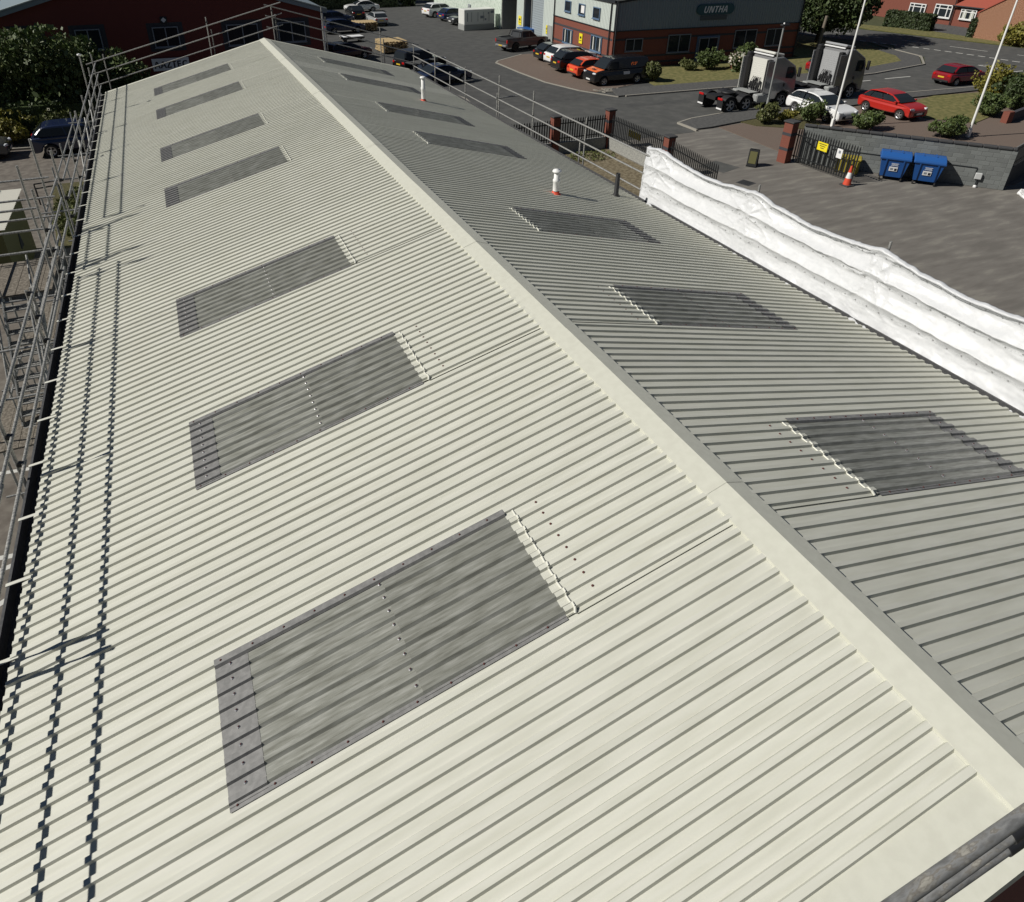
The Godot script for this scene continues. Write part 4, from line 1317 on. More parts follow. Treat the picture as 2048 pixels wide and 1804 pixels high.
# pane with its frame; xf: local x right, y up, z out of the wall; origin at the centre
func window(parent: Node, xf: Transform3D, w: float, h: float, frame: String, mulls: Array, trans := -1.0, fw := 0.07, back := "glass") -> void:
	var st := new_st()
	box(st, Vector3(0, 0, 0.012), Vector3(w - 0.02, h - 0.02, 0.01))
	var o := obj("window", st, back, parent)
	o.transform = xf
	st = new_st()
	box(st, Vector3(0, h * 0.5, 0.03), Vector3(w + fw, fw, 0.08))
	box(st, Vector3(0, -h * 0.5, 0.035), Vector3(w + fw, fw, 0.09))
	for s in [-1.0, 1.0]:
		box(st, Vector3(s * w * 0.5, 0, 0.03), Vector3(fw, h - fw - 0.004, 0.078))
	for m in mulls:
		box(st, Vector3(m * w, 0, 0.028), Vector3(fw, h - fw - 0.004, 0.07))
	if trans > 0:
		box(st, Vector3(0, trans * h, 0.026), Vector3(w - fw - 0.004, fw * 0.8, 0.06))
	obj("frame", st, frame, o)
	st = new_st()
	box(st, Vector3(0, -h * 0.5 - fw * 0.9, 0.06), Vector3(w + 0.16, 0.05, 0.14))
	obj("sill", st, frame, o)
# vertical trapezoid cladding on a wall plane (local x right, y up, z out)
func vclad(called: String, parent: Node, xf: Transform3D, w: float, y0: float, y1: Callable, m: String, pitch := 0.25) -> void:
	var st := new_st()
	var n := int(w / pitch)
	var p := w / n
	var prof := [[0.0, 0.0], [0.5, 0.0], [0.6, 0.035], [0.9, 0.035], [1.0, 0.0]]
	for i in n:
		for k in 4:
			var xa: float = (i + prof[k][0]) * p
			var xb: float = (i + prof[k + 1][0]) * p
			quad(st, xf * Vector3(xa, y0, prof[k][1]), xf * Vector3(xa, y1.call(xa), prof[k][1]), xf * Vector3(xb, y1.call(xb), prof[k + 1][1]), xf * Vector3(xb, y0, prof[k + 1][1]))
	obj(called, st, m, parent)
func build_buildings() -> void:
	# --- brick and clad office with the teal sign
	var a := deg_to_rad(3.5)
	var c := Vector3(30.5, 0, -51.6)
	var e1 := Vector3(cos(a), 0, sin(a))
	var e2 := Vector3(sin(a), 0, -cos(a))
	var u := thing("office_building", "brick office clad in pale ribbed panels above with a rounded teal sign", "building", c)
	var R := Transform3D(Basis(e1, Vector3.UP, Vector3(-sin(a), 0, cos(a))), Vector3.ZERO)
	var Lf := Transform3D(Basis(-e2, Vector3.UP, Vector3(-cos(a), 0, -sin(a))), Vector3.ZERO)
	var W := 19.2
	var D := 11.6
	var top := func(x: float) -> float: return 5.3 + 0.115 * minf(x, W - x)
	# wall core in four faces
	for f in [[R, 0.0, W, "brick_red"], [Lf, -D, 0.0, "brick_red"]]:
		var st := new_st()
		var w: float = f[2] - f[1]
		box(st, f[0] * Vector3((f[1] + f[2]) * 0.5, 1.5, -0.15), Vector3(w, 3.0, 0.28), f[0].basis)
		obj("brick_wall", st, f[3], u)
	for y in [0.42, 0.95, 2.35]:
		for f in [[R, 0.1, W - 0.1], [Lf, -D + 0.1, -0.1]]:
			var st := new_st()
			box(st, f[0] * Vector3((f[1] + f[2]) * 0.5, y, 0.0), Vector3(f[2] - f[1], 0.16, 0.03), f[0].basis)
			obj("brick_band", st, "brick_blue", u)
	vclad("cladding", u, R, W, 3.05, top, "clad_grey")  # same cladding as the sunlit end, with shade put into its colour
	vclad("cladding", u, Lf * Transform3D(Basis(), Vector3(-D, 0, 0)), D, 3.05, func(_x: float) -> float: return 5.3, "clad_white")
	var st := new_st()
	# roof, trims, downpipes
	for s in [0, 1]:
		var x0 := 0.0 if s == 0 else W * 0.5
		var x1 := W * 0.5 if s == 0 else W
		quad(st, R * Vector3(x0, top.call(x0) + 0.08, 0.25), R * Vector3(x1, top.call(x1) + 0.08, 0.25), R * Vector3(x1, top.call(x1) + 0.08, -34), R * Vector3(x0, top.call(x0) + 0.08, -34))
	obj("roof", st, "gen_grey", u)
	for t in [[R, 0.0, W * 0.5, 5.3, 5.3 + 0.115 * W * 0.5], [R, W * 0.5, W, 5.3 + 0.115 * W * 0.5, 5.3], [Lf, -D, 0.02, 5.3, 5.3]]:
		st = new_st()
		var p: Vector3 = t[0] * Vector3(t[1], t[3], 0.08)
		var q: Vector3 = t[0] * Vector3(t[2], t[4], 0.08)
		box(st, (p + q) * 0.5, Vector3(0.16, 0.24, p.distance_to(q)), Basis.looking_at((q - p).normalized()))
		obj("eave_trim", st, "trim_dark", u)
	for t in [[R, 0.0, W], [Lf, -D, 0.0]]:
		st = new_st()
		box(st, t[0] * Vector3((t[1] + t[2]) * 0.5, 3.03, 0.02), Vector3(t[2] - t[1], 0.07, 0.10), t[0].basis)
		obj("drip_trim", st, "trim_dark", u)
	for q in [R * Vector3(0.12, 0, 0.14), Lf * Vector3(-0.55, 0, 0.1), Lf * Vector3(-D + 0.3, 0, 0.1), R * Vector3(W - 0.1, 0, 0.12)]:
		tube("downpipe", q, q + Vector3(0, 5.3, 0), u, "trim_dark", 0.06, 8)
	# windows: shaded long wall then the sunlit end
	for w in [[2.05, 1.9, 1.6, 0.95], [6.5, 1.82, 2.2, 1.4], [13.4, 1.9, 2.3, 1.45], [16.6, 1.9, 1.8, 1.4]]:
		window(u, R * Transform3D(Basis(), Vector3(w[0], w[1], 0.0)), w[2], w[3], "frame_grey", [0.0])
	bar("entrance_door", R * Vector3(9.5, 1.15, 0.03), Vector3(2.3, 2.3, 0.08), "frame_blue", u, R.basis)
	window(u, R * Transform3D(Basis(), Vector3(9.5, 1.25, 0.08)), 1.9, 1.8, "frame_grey", [0.0])
	for w in [[-8.25, 1.55, 1.9, 1.2], [-2.72, 1.68, 1.9, 1.2]]:
		window(u, Lf * Transform3D(Basis(), Vector3(w[0], w[1], 0.0)), w[2], w[3], "frame_blue", [0.0])
		for b in [-0.30, 0.32]:
			bar("blind", Lf * Vector3(w[0] + b * w[2], w[1], 0.02), Vector3(0.16, w[3] - 0.12, 0.012), "blind", u, Lf.basis)
	for w in [-8.5, -5.75, -3.05]:
		window(u, Lf * Transform3D(Basis(), Vector3(w, 4.12, 0.04)), 1.15, 0.85, "frame_blue", [])
	bar("blind", Lf * Vector3(-5.62, 4.15, 0.062), Vector3(0.6, 0.6, 0.008), "sign_white", u, Lf.basis)
	# sign
	var sg := thing("wall_sign", "rounded teal sign with white lettering on the shaded cladding", "sign", c + R * Vector3(9.7, 4.46, 0.08))
	sg.basis = R.basis
	var pts := PackedVector2Array()
	for k in 9:
		var t := PI * 0.5 - PI * k / 8.0
		pts.append(Vector2(1.5 + cos(t) * 0.42, sin(t) * 0.42))
	for k in 9:
		var t := PI * 1.5 - PI * k / 8.0
		pts.append(Vector2(-1.5 + cos(t) * 0.42, sin(t) * 0.42))
	st = new_st()
	bevel_prism(st, pts, 0.12, 0.02, Transform3D())
	obj("panel", st, "sign_teal", sg)
	text("lettering", "UNTHA", 0.72, "sign_text", sg, Transform3D(Basis(Vector3(1, 0, 0), Vector3(0.22, 1, 0), Vector3(0, 0, 1)), Vector3(0, -0.02, 0.065)))
	st = new_st()
	cbox(st, Vector3(-0.05, -0.68, -0.02), Vector3(2.75, 0.36, 0.06), 0.02)
	obj("sub_panel", st, "sign_slate", sg)
	# notices on the sunlit end
	for s in [[-5.6, 1.72, 0.62, 0.85, "yellow notice between the two lower windows of the sunlit end wall"], [-12.9, 1.55, 0.3, 0.8, "narrow yellow notice beside the pale workshop door"], [-19.7, 1.6, 0.8, 0.9, "yellow notice on the pier between the workshop openings"]]:
		var n := thing("wall_notice", s[4], "sign", c + Lf * Vector3(s[0], s[1], 0.05))
		n.basis = Lf.basis
		bar("plate", Vector3.ZERO, Vector3(s[2], s[3], 0.02), "sign_yellow", n)
		bar("print", Vector3(0, 0.1 * s[3], 0.012), Vector3(s[2] * 0.5, s[3] * 0.22, 0.004), "sign_ink", n)
		bar("print", Vector3(0, -0.2 * s[3], 0.012), Vector3(s[2] * 0.7, s[3] * 0.06, 0.004), "sign_ink", n)
	# --- long pale workshop behind it
	var wk := thing("workshop", "long pale weathered workshop with roller shutters beside the brick office", "building", c)
	for sgm in [[-17.1, -13.96, 4.4, 6.0], [-13.96, -D, 0.0, 6.0], [-18.9, -17.1, 4.2, 6.0], [-20.8, -18.9, 0.0, 6.0], [-25.2, -20.8, 4.2, 6.0], [-52.0, -25.2, 0.0, 6.0]]:
		vclad("cladding", wk, Lf * Transform3D(Basis(), Vector3(sgm[0], 0, -0.02)), sgm[1] - sgm[0], sgm[2], func(_x: float) -> float: return 6.0, "clad_old" if sgm[0] < -25 else "clad_white", 0.3)
	st = new_st()
	for k in 20:
		box(st, Lf * Vector3(-15.5, 0.11 + k * 0.22, -0.22), Vector3(3.1, 0.20, 0.04), Lf.basis)
	obj("roller_shutter", st, "shutter", wk)
	for sgm in [[-18.9, -17.1], [-25.2, -20.8]]:
		bar("bay_back", Lf * Vector3((sgm[0] + sgm[1]) * 0.5, 2.1, -9.0), Vector3(sgm[1] - sgm[0], 4.3, 0.1), "gen_grey", wk, Lf.basis)
		bar("bay_ceiling", Lf * Vector3((sgm[0] + sgm[1]) * 0.5, 4.3, -4.5), Vector3(sgm[1] - sgm[0] + 0.2, 0.1, 9.0), "gen_grey", wk, Lf.basis)
		for x in sgm:
			bar("bay_side", Lf * Vector3(x, 2.1, -4.55), Vector3(0.1, 4.2, 8.9), "gen_grey", wk, Lf.basis)
	bar("side_door", Lf * Vector3(-12.2, 1.0, 0.03), Vector3(0.95, 2.0, 0.05), "gen_grey", wk, Lf.basis)
	bar("wall_vent", Lf * Vector3(-36.1, 1.2, 0.05), Vector3(0.9, 0.75, 0.08), "frame_grey", wk, Lf.basis)
	for k in 6:
		bar("louvre", Lf * Vector3(-36.1, 0.92 + k * 0.11, 0.10), Vector3(0.8, 0.02, 0.07), "gen_grey", wk, Lf.basis * Basis(Vector3(1, 0, 0), 0.6))
	st = new_st()
	quad(st, Lf * Vector3(-52, 6.02, 0.2), Lf * Vector3(-D, 6.02, 0.2), Lf * Vector3(-D, 8.5, -22), Lf * Vector3(-52, 8.5, -22))
	obj("roof", st, "gen_grey", wk)
	# --- brick gable office beyond the far end
	var b := thing("gable_office", "dark red brick office with a shallow gable behind the far scaffold rails", "building", Vector3(0, 0, -55))
	st = new_st()
	bevel_prism(st, v2([[-14.9, 0], [-14.9, 5.23], [-3.94, 8.37], [7.02, 5.23], [7.02, 0]]), 0.3, 0.0, Transform3D(Basis(), Vector3(0, 0, -0.15)))
	obj("gable_wall", st, "brick_dark", b)
	st = new_st()
	box(st, Vector3(6.9, 2.6, -10.3), Vector3(0.2, 5.2, 20))
	obj("side_wall", st, "brick_dark", b)
	for w in [[-12.15, 4.12, 1.45, 1.2], [-8.58, 4.0, 1.45, 1.22], [-3.78, 3.92, 1.6, 1.25], [1.33, 3.82, 2.1, 1.35], [4.8, 3.83, 1.9, 1.32], [-10.0, 1.3, 1.5, 1.2], [1.4, 1.3, 1.8, 1.2], [4.8, 1.3, 1.8, 1.2]]:
		bar("brick_surround", Vector3(w[0], w[1], 0.0), Vector3(w[2] + 0.7, w[3] + 0.6, 0.02), "brick_blue", b)
		window(b, Transform3D(Basis(), Vector3(w[0], w[1], 0.02)), w[2], w[3], "frame_grey", [0.0])
	for s in [-1.0, 1.0]:
		var p := Vector3(-3.94, 8.45, 0.2)
		var q := Vector3(-3.94 + s * 11.4, 5.18, 0.2)
		st = new_st()
		quad(st, p + Vector3(0, 0.1, 0.1), q + Vector3(0, 0.1, 0.1), q + Vector3(0, 0.1, -20.5), p + Vector3(0, 0.1, -20.5))
		obj("roof", st, "clad_grey", b)
		st = new_st()
		box(st, (p + q) * 0.5 + Vector3(0, -0.02, 0), Vector3(0.12, 0.30, p.distance_to(q)), Basis.looking_at((q - p).normalized()))
		obj("bargeboard", st, "clad_grey", b)
		st = new_st()
		box(st, (p + q) * 0.5 + Vector3(0, 0.17, 0.02), Vector3(0.16, 0.07, p.distance_to(q)), Basis.looking_at((q - p).normalized()))
		obj("verge_cap", st, "clad_white", b)
	tube("downpipe", Vector3(7.12, 0, 0.1), Vector3(7.12, 5.2, 0.1), b, "pole_white", 0.06, 8)
	st = new_st()
	cbox(st, Vector3(-3.76, 5.02, 0.06), Vector3(0.45, 0.42, 0.1), 0.05)
	var bx := obj("alarm_box", st, "trim_dark", b)
	bar("alarm_face", Vector3(-3.76, 5.02, 0.12), Vector3(0.24, 0.24, 0.02), "sign_white", bx, Basis(Vector3(0, 0, 1), 0.78))
	var az := thing("wall_sign", "white sign with dark capital letters low on the gable office wall", "sign", Vector3(-3.84, 2.14, -54.9))
	bar("panel", Vector3.ZERO, Vector3(2.42, 0.82, 0.05), "sign_white", az)
	text("lettering", "AAZTEC", 0.62, "sign_ink", az, Transform3D(Basis(), Vector3(0, -0.02, 0.03)))
	# --- brick house across the main road
	var h := thing("brick_house", "red brick house with white windows across the main road", "house", Vector3(84, 0, -63))
	var hx := Transform3D(Basis(Vector3(0, 0, 1), Vector3.UP, Vector3(-1, 0, 0)), Vector3.ZERO)
	st = new_st()
	box(st, Vector3(4.1, 2.6, -4.0), Vector3(8, 5.2, 14.4))
	obj("wall", st, "brick_red", h)
	st = new_st()
	bevel_prism(st, v2([[-0.5, 5.15], [4.1, 8.2], [8.6, 5.15]]), 15.0, 0.0, Transform3D(Basis(), Vector3(0, 0, -4.0)))
	obj("roof", st, "tile_red", h)
	st = new_st()
	box(st, Vector3(3.1, 1.2, 5.6), Vector3(6, 2.4, 4.78))
	obj("wing_wall", st, "brick_red", h)
	st = new_st()
	quad(st, Vector3(-0.25, 2.36, 3.22), Vector3(-0.25, 2.36, 8.2), Vector3(5.5, 4.9, 8.2), Vector3(5.5, 4.9, 3.22))
	quad(st, Vector3(-0.25, 2.28, 3.22), Vector3(-0.25, 2.36, 3.22), Vector3(-0.25, 2.36, 8.2), Vector3(-0.25, 2.28, 8.2))
	obj("wing_roof", st, "tile_red", h)
	tube("eave_gutter", Vector3(-0.28, 2.28, 3.0), Vector3(-0.28, 2.28, 8.2), h, "trim_dark", 0.08, 8)
	tube("downpipe", Vector3(-0.1, 0, 3.15), Vector3(-0.1, 5.0, 3.15), h, "trim_dark", 0.06, 8)
	for w in [[-1.6, 1.45, 2.1, 1.15], [1.8, 1.55, 2.1, 1.35], [5.0, 1.5, 1.8, 1.05]]:
		window(h, hx * Transform3D(Basis(), Vector3(w[0], w[1], 0.02)), w[2], w[3], "white_pvc", [-0.25, 0.25], 0.22, 0.11)
	for x in [4.55, 5.45]:
		bar("curtain", hx * Vector3(x, 1.45, 0.04), Vector3(0.45, 0.85, 0.012), "curtain", h, hx.basis)
	var gb := thing("gable_cottage", "old mottled brick cottage gable beside the main road verge", "house", Vector3(77.1, 0, -52.3))
	st = new_st()
	bevel_prism(st, v2([[0, 0], [0, 2.7], [4.6, 5.6], [9.2, 2.7], [9.2, 0]]), 0.3, 0.0, Transform3D(hx.basis, Vector3(0.15, 0, 0)))
	obj("gable_wall", st, "brick_old", gb)
	st = new_st()
	for s in [0, 1]:
		var p := Vector3(-0.1, 5.68, 4.6)
		var q := Vector3(-0.1, 2.6, -0.2 if s == 0 else 9.4)
		quad(st, p, q, q + Vector3(9, 0, 0), p + Vector3(9, 0, 0))
		quad(st, p, q, q - Vector3(0, 0.12, 0), p - Vector3(0, 0.12, 0))
	obj("roof", st, "tile_red", gb)
	st = new_st()
	box(st, Vector3(4.5, 1.35, 0.1), Vector3(8.6, 2.7, 0.2))
	obj("side_wall", st, "brick_old", gb)
	# --- small cabin under the stair tower
	var k := thing("site_cabin", "low olive cabin with a pale corrugated roof below the stair tower", "cabin", Vector3(-11.7, 0, -27.1))
	bar("wall", Vector3(0, 1.15, 0), Vector3(3.1, 2.3, 4.0), "olive_wall", k)
	st = new_st()
	for i in 26:
		var z := -2.1 + i * 4.2 / 26.0
		quad(st, Vector3(-1.7, 2.42, z), Vector3(1.7, 2.36, z), Vector3(1.7, 2.40, z + 0.08), Vector3(-1.7, 2.46, z + 0.08))
		quad(st, Vector3(-1.7, 2.46, z + 0.08), Vector3(1.7, 2.40, z + 0.08), Vector3(1.7, 2.36, z + 0.1615), Vector3(-1.7, 2.42, z + 0.1615))
	obj("roof", st, "shed_roof", k)
	bar("roof_batten", Vector3(0.9, 2.45, 0), Vector3(0.10, 0.05, 4.2), "timber_old", k, Basis(Vector3(0, 0, 1), -0.02))
	st = new_st()
	for q in 5:
		cyl(st, Vector3(1.56, 0.9, 0.1 * q - 0.2), Vector3(1.56, 1.5 - 0.12 * absf(q - 2.0), 0.05 * q - 0.1), 0.03, 0.02, 5)
	obj("emblem", st, "trim_dark", k)

# ---------------------------------------------------------------- walls, fences, street furniture
var pale_mesh: ArrayMesh
func palisade(parent: Node, a: Vector3, b: Vector3, y0: float, h: float) -> void:
	if pale_mesh == null:
		var st := new_st()
		var pts := v2([[-0.034, 0], [-0.034, 0.93], [0, 1.0], [0.034, 0.93], [0.034, 0]])
		bevel_prism(st, pts, 0.02, 0.0, Transform3D())
		st.generate_normals()
		pale_mesh = st.commit()
	var d := (b - a)
	var n := int(d.length() / 0.15)
	var bs := Basis.looking_at(d.normalized()) * Basis(Vector3.UP, PI / 2)
	for i in n:
		var p := a.lerp(b, (i + 0.5) / n)
		p.y = y0
		inst("pale", pale_mesh, "fence_black", parent, Transform3D(bs.scaled_local(Vector3(1, h, 1)), p))
	for y in [0.16, 0.80]:
		var st := new_st()
		var q := (a + b) * 0.5
		box(st, Vector3(q.x, y0 + y * h, q.z) + bs * Vector3(0, 0, 0.03), Vector3(d.length(), 0.05, 0.035), bs)
		obj("rail", st, "fence_black", parent)
func pillar(label: String, p: Vector3, h: float, turn := 0.0, w := 0.40) -> void:
	var t := thing("gate_pillar", label, "pillar", p, turn)
	bar("shaft", Vector3(0, h * 0.5, 0), Vector3(w, h, w), "brick_red", t)
	for y in [0.35, 0.72]:
		bar("brick_band", Vector3(0, h * y, 0), Vector3(w + 0.012, 0.15, w + 0.012), "brick_blue", t)
	bar("cap_stone", Vector3(0, h + 0.04, 0), Vector3(w + 0.12, 0.09, w + 0.12), "coping", t, Basis(), 0.02)
func build_walls() -> void:
	# block wall
	var A := Vector3(25.75, 0, -26.2)
	var B := Vector3(31.62, 0, -19.15)
	var d := (B - A)
	var L := d.length()
	var w := thing("block_wall", "grey concrete block wall with a dark coping behind the blue bins", "wall", A)
	w.basis = Basis.looking_at(d.normalized()) * Basis(Vector3.UP, PI / 2)   # local x along the wall
	var sx := 1.0 if (w.basis * Vector3.RIGHT).dot(d) > 0 else -1.0
	bar("mortar_core", Vector3(sx * L * 0.5, 0.96, 0), Vector3(L, 1.9, 0.13), "mortar", w)
	var blk := []
	for len in [0.438, 0.213]:
		var st := new_st()
		cbox(st, Vector3.ZERO, Vector3(len, 0.204, 0.154), 0.008)
		st.generate_normals()
		blk.append(st.commit())
	for r in 9:
		var x := 0.0
		var first := r % 2 == 1
		while x < L - 0.1:
			var k := 1 if (first or L - x < 0.4) else 0
			first = false
			var bl: float = [0.45, 0.225][k]
			inst("block", blk[k], "block%d" % (rng.randi() % 3), w, Transform3D(Basis(), Vector3(sx * (x + bl * 0.5), 0.11 + r * 0.2135, rng.randf_range(-0.003, 0.003))))
			x += bl
	var x := 0.0
	while x < L:
		var l := minf(0.6, L - x)
		bar("coping_stone", Vector3(sx * (x + l * 0.5), 1.98, 0), Vector3(l - 0.008, 0.12, 0.27), "coping", w, Basis(), 0.03)
		x += 0.6
	var cabl := new_st()
	cyl(cabl, Vector3(sx * 1.5, 0.95, 0.1), Vector3(sx * 7.9, 0.93, 0.1), 0.018, 0.018, 6)
	cyl(cabl, Vector3(sx * 7.9, 0.93, 0.1), Vector3(sx * 7.9, 0.45, 0.1), 0.018, 0.018, 6)
	obj("cable", cabl, "trim_dark", w)
	# junction box by the wall end
	var jb := thing("junction_box", "small grey junction box on the block wall past the bins", "box", w.transform * Vector3(sx * 8.05, 0.55, 0.14))
	jb.basis = w.basis
	bar("case", Vector3.ZERO, Vector3(0.28, 0.30, 0.14), "box_grey", jb, Basis(), 0.02)
	tube("conduit", Vector3(0, -0.15, 0), Vector3(0, -0.55, 0), jb, "trim_dark", 0.025)
	var ft := new_st()
	lathe(ft, Vector3(0, -0.55, 0.05), [[0.0, 0], [0.09, 0.0], [0.07, 0.1], [0.0, 0.12]], 9)
	obj("foot", ft, "white_pvc", jb)
	# palisade runs
	var f1 := thing("palisade_fence", "black palisade fence on a low wall between the road and the dry strip", "fence", Vector3(0, 0, 0))
	bar("dwarf_wall", Vector3(12.0, 0.3, -32.35), Vector3(11.8, 0.6, 0.22), "concrete", f1)
	palisade(f1, Vector3(7.5, 0, -32.35), Vector3(14.2, 0, -32.35), 0.62, 1.25)
	palisade(f1, Vector3(14.7, 0, -32.35), Vector3(17.65, 0, -32.35), 0.62, 1.25)
	var f2 := thing("palisade_fence", "black palisade fence with a yellow notice beside the yard entrance", "fence", Vector3(0, 0, 0))
	bar("dwarf_wall", Vector3(17.9, 0.3, -29.7), Vector3(0.22, 0.6, 4.9), "concrete", f2)
	palisade(f2, Vector3(17.9, 0, -32.1), Vector3(17.9, 0, -27.3), 0.62, 1.25)
	bar("notice", Vector3(17.96, 1.25, -30.0), Vector3(0.02, 0.34, 1.1), "sign_yellow", f2)
	var f3 := thing("palisade_gate", "black palisade gate leaf running behind the white sheeting", "gate", Vector3(17.85, 0, -26.8))
	palisade(f3, Vector3(0, 0, 0), Vector3(-0.5, 0, 4.0), 0.12, 1.75)
	pillar("brick pillar in the middle of the road side palisade fence", Vector3(14.45, 0, -32.35), 2.0)
	pillar("brick pillar at the corner of the palisade fences", Vector3(17.9, 0, -32.35), 2.05)
	pillar("brick pillar ending the palisade fence behind the white sheeting", Vector3(17.9, 0, -27.05), 1.95)
	pillar("tall brick gate pillar at the start of the grey block wall", Vector3(25.15, 0, -26.5), 2.1, 0.15, 0.5)
	var g := thing("palisade_gate", "open black palisade gate with yellow and white notices beside the cone", "gate", Vector3(25.5, 0, -26.3))
	palisade(g, Vector3.ZERO, Vector3(0.18, 0, 3.75), 0.10, 1.72)
	bar("notice", Vector3(-0.03, 1.30, 1.72), Vector3(0.02, 0.42, 0.62), "sign_yellow", g)
	for k in 3:
		bar("print", Vector3(-0.042, 1.42 - k * 0.10, 1.72), Vector3(0.004, 0.035, 0.46 - 0.12 * k), "sign_ink", g)
	bar("notice", Vector3(0.05, 1.22, 2.72), Vector3(0.02, 0.46, 0.32), "sign_white", g)
	bar("print", Vector3(0.038, 1.3, 2.72), Vector3(0.004, 0.14, 0.12), "frame_grey", g)
	var f4 := thing("palisade_fence", "black palisade fence on a dark low wall past the block wall end", "fence", Vector3(0, 0, 0))
	bar("dwarf_wall", Vector3(33.9, 0.5, -20.0), Vector3(4.8, 1.0, 0.22), "coping", f4, Basis(Vector3.UP, 0.30))
	palisade(f4, Vector3(31.75, 0, -19.3), Vector3(36.2, 0, -20.7), 1.0, 1.05)
	# low brick wall right of the second flagpole
	var lw := thing("garden_wall", "low brick wall with a red end pier under the dark shrubs", "wall", Vector3(44.6, 0.03, -27.3))
	bar("end_pier", Vector3(-0.2, 0.35, 0), Vector3(0.5, 0.7, 0.4), "brick_red", lw)
	bar("wall", Vector3(4.0, 0.3, -1.0), Vector3(8.0, 0.6, 0.24), "brick_blue", lw, Basis(Vector3.UP, 0.25))
	var pl := thing("planter_wall", "small brick planter by the office entrance", "planter", Vector3(41.5, 0.09, -47.6))
	bar("wall", Vector3(0, 0.3, 0), Vector3(2.6, 0.6, 0.9), "brick_red", pl)
	bar("soil", Vector3(0, 0.61, 0), Vector3(2.3, 0.02, 0.7), "moss", pl)
func build_furniture() -> void:
	# two blue wheeled bins
	var first: Node3D = null
	for bn in [[Vector3(28.02, 0.0, -22.38), "blue wheeled bin on the gate side of its twin"], [Vector3(28.95, 0.0, -21.28), "blue wheeled bin on the junction box side of its twin"]]:
		if first != null:
			var cpy: Node3D = first.duplicate()
			cpy.name = numbered("wheeled_bin")
			add_child(cpy)
			cpy.position = bn[0]
			tag(cpy, bn[1], "bin", "blue wheeled bins")
			continue
		var t := thing("wheeled_bin", bn[1], "bin", bn[0], atan2(-0.766, 0.643), "blue wheeled bins")
		first = t
		# body tapers to the bottom; local z faces the yard
		var st := new_st()
		var lo := [Vector3(-0.48, 0.2, 0.32), Vector3(0.48, 0.2, 0.32), Vector3(0.48, 0.2, -0.34), Vector3(-0.48, 0.2, -0.34)]
		var hi := [Vector3(-0.62, 1.12, 0.48), Vector3(0.62, 1.12, 0.48), Vector3(0.62, 1.12, -0.46), Vector3(-0.62, 1.12, -0.46)]
		for i in 4:
			var j := (i + 1) % 4
			quad(st, lo[i], hi[i], hi[j], lo[j])
		quad(st, lo[0], lo[1], lo[2], lo[3])
		obj("body", st, "bin_blue", t)
		bar("rim", Vector3(0, 1.13, 0.01), Vector3(1.36, 0.10, 1.06), "bin_blue", t, Basis(), 0.02)
		for x in [-0.38, 0.38]:
			bar("body_rib", Vector3(x, 0.66, 0.43), Vector3(0.06, 0.86, 0.05), "bin_blue", t, Basis(Vector3(1, 0, 0), 0.17))
		st = new_st()
		bevel_prism(st, v2([[-0.52, 1.16], [-0.50, 1.24], [-0.1, 1.36], [0.32, 1.36], [0.48, 1.28], [0.52, 1.16]]), 1.34, 0.03, Transform3D(Basis(Vector3.UP, PI / 2), Vector3.ZERO))
		var lid := obj("lid", st, "bin_lid", t)
		for x in [-0.3, 0.25]:
			bar("lid_rib", Vector3(x, 1.37, -0.1), Vector3(0.05, 0.03, 0.5), "bin_lid", lid)
		for x in [-0.46, 0.46]:
			for z in [-0.3, 0.3]:
				var ws := new_st()
				cyl(ws, Vector3(x - 0.025, 0.09, z), Vector3(x + 0.025, 0.09, z), 0.09, 0.09, 12)
				obj("castor", ws, "tyre", t)
		var tilt := Basis(Vector3(1, 0, 0), 0.17)
		bar("label_plate", Vector3(0.0, 0.62, 0.422), Vector3(0.36, 0.22, 0.01), "sign_white", t, tilt)
		bar("print", Vector3(-0.07, 0.62, 0.43), Vector3(0.12, 0.10, 0.008), "frame_grey", t, tilt)
		bar("print", Vector3(0.10, 0.60, 0.428), Vector3(0.10, 0.12, 0.008), "sign_ink", t, tilt)
		for k in 3:
			bar("print", Vector3(0.02, 0.80 + 0.05 * k, 0.452 + 0.009 * k), Vector3(0.32 - 0.06 * (k % 2), 0.02, 0.008), "lamp_clear", t, tilt)
	# cone
	var c := thing("traffic_cone", "red and white traffic cone at the end of the open gate", "cone", Vector3(25.2, 0.0, -22.45))
	bar("base", Vector3(0, 0.03, 0), Vector3(0.5, 0.06, 0.5), "coping", c, Basis(), 0.015)
	for s in [[0.06, 0.38, 0.19, 0.135, "cone_red"], [0.38, 0.66, 0.135, 0.09, "sign_white"], [0.66, 0.98, 0.09, 0.035, "cone_red"]]:
		var st := new_st()
		cyl(st, Vector3(0, s[0], 0), Vector3(0, s[1], 0), s[2], s[3], 16)
		obj("band", st, s[4], c)
	# A-board
	var ab := thing("pavement_sign", "small dark folding sign standing alone in the yard entrance", "sign", Vector3(23.1, 0.0, -26.6), -0.95)
	for s in [-1.0, 1.0]:
		bar("leaf", Vector3(0, 0.45, s * 0.16), Vector3(0.48, 0.86, 0.03), "fence_black", ab, Basis(Vector3(1, 0, 0), -s * 0.2))
		bar("poster", Vector3(0, 0.48, s * 0.178), Vector3(0.36, 0.62, 0.012), "olive_wall", ab, Basis(Vector3(1, 0, 0), -s * 0.2))
	bar("base_bar", Vector3(0, 0.03, 0), Vector3(0.5, 0.06, 0.62), "fence_black", ab)
	# yellow grit bin behind the gate
	var gb := thing("grit_bin", "faded yellow grit bin behind the palisade gate", "bin", Vector3(26.85, 0, -24.0), atan2(-0.766, 0.643))
	bar("body", Vector3(0, 0.35, 0), Vector3(1.1, 0.7, 0.6), "bin_yellow", gb, Basis(), 0.05)
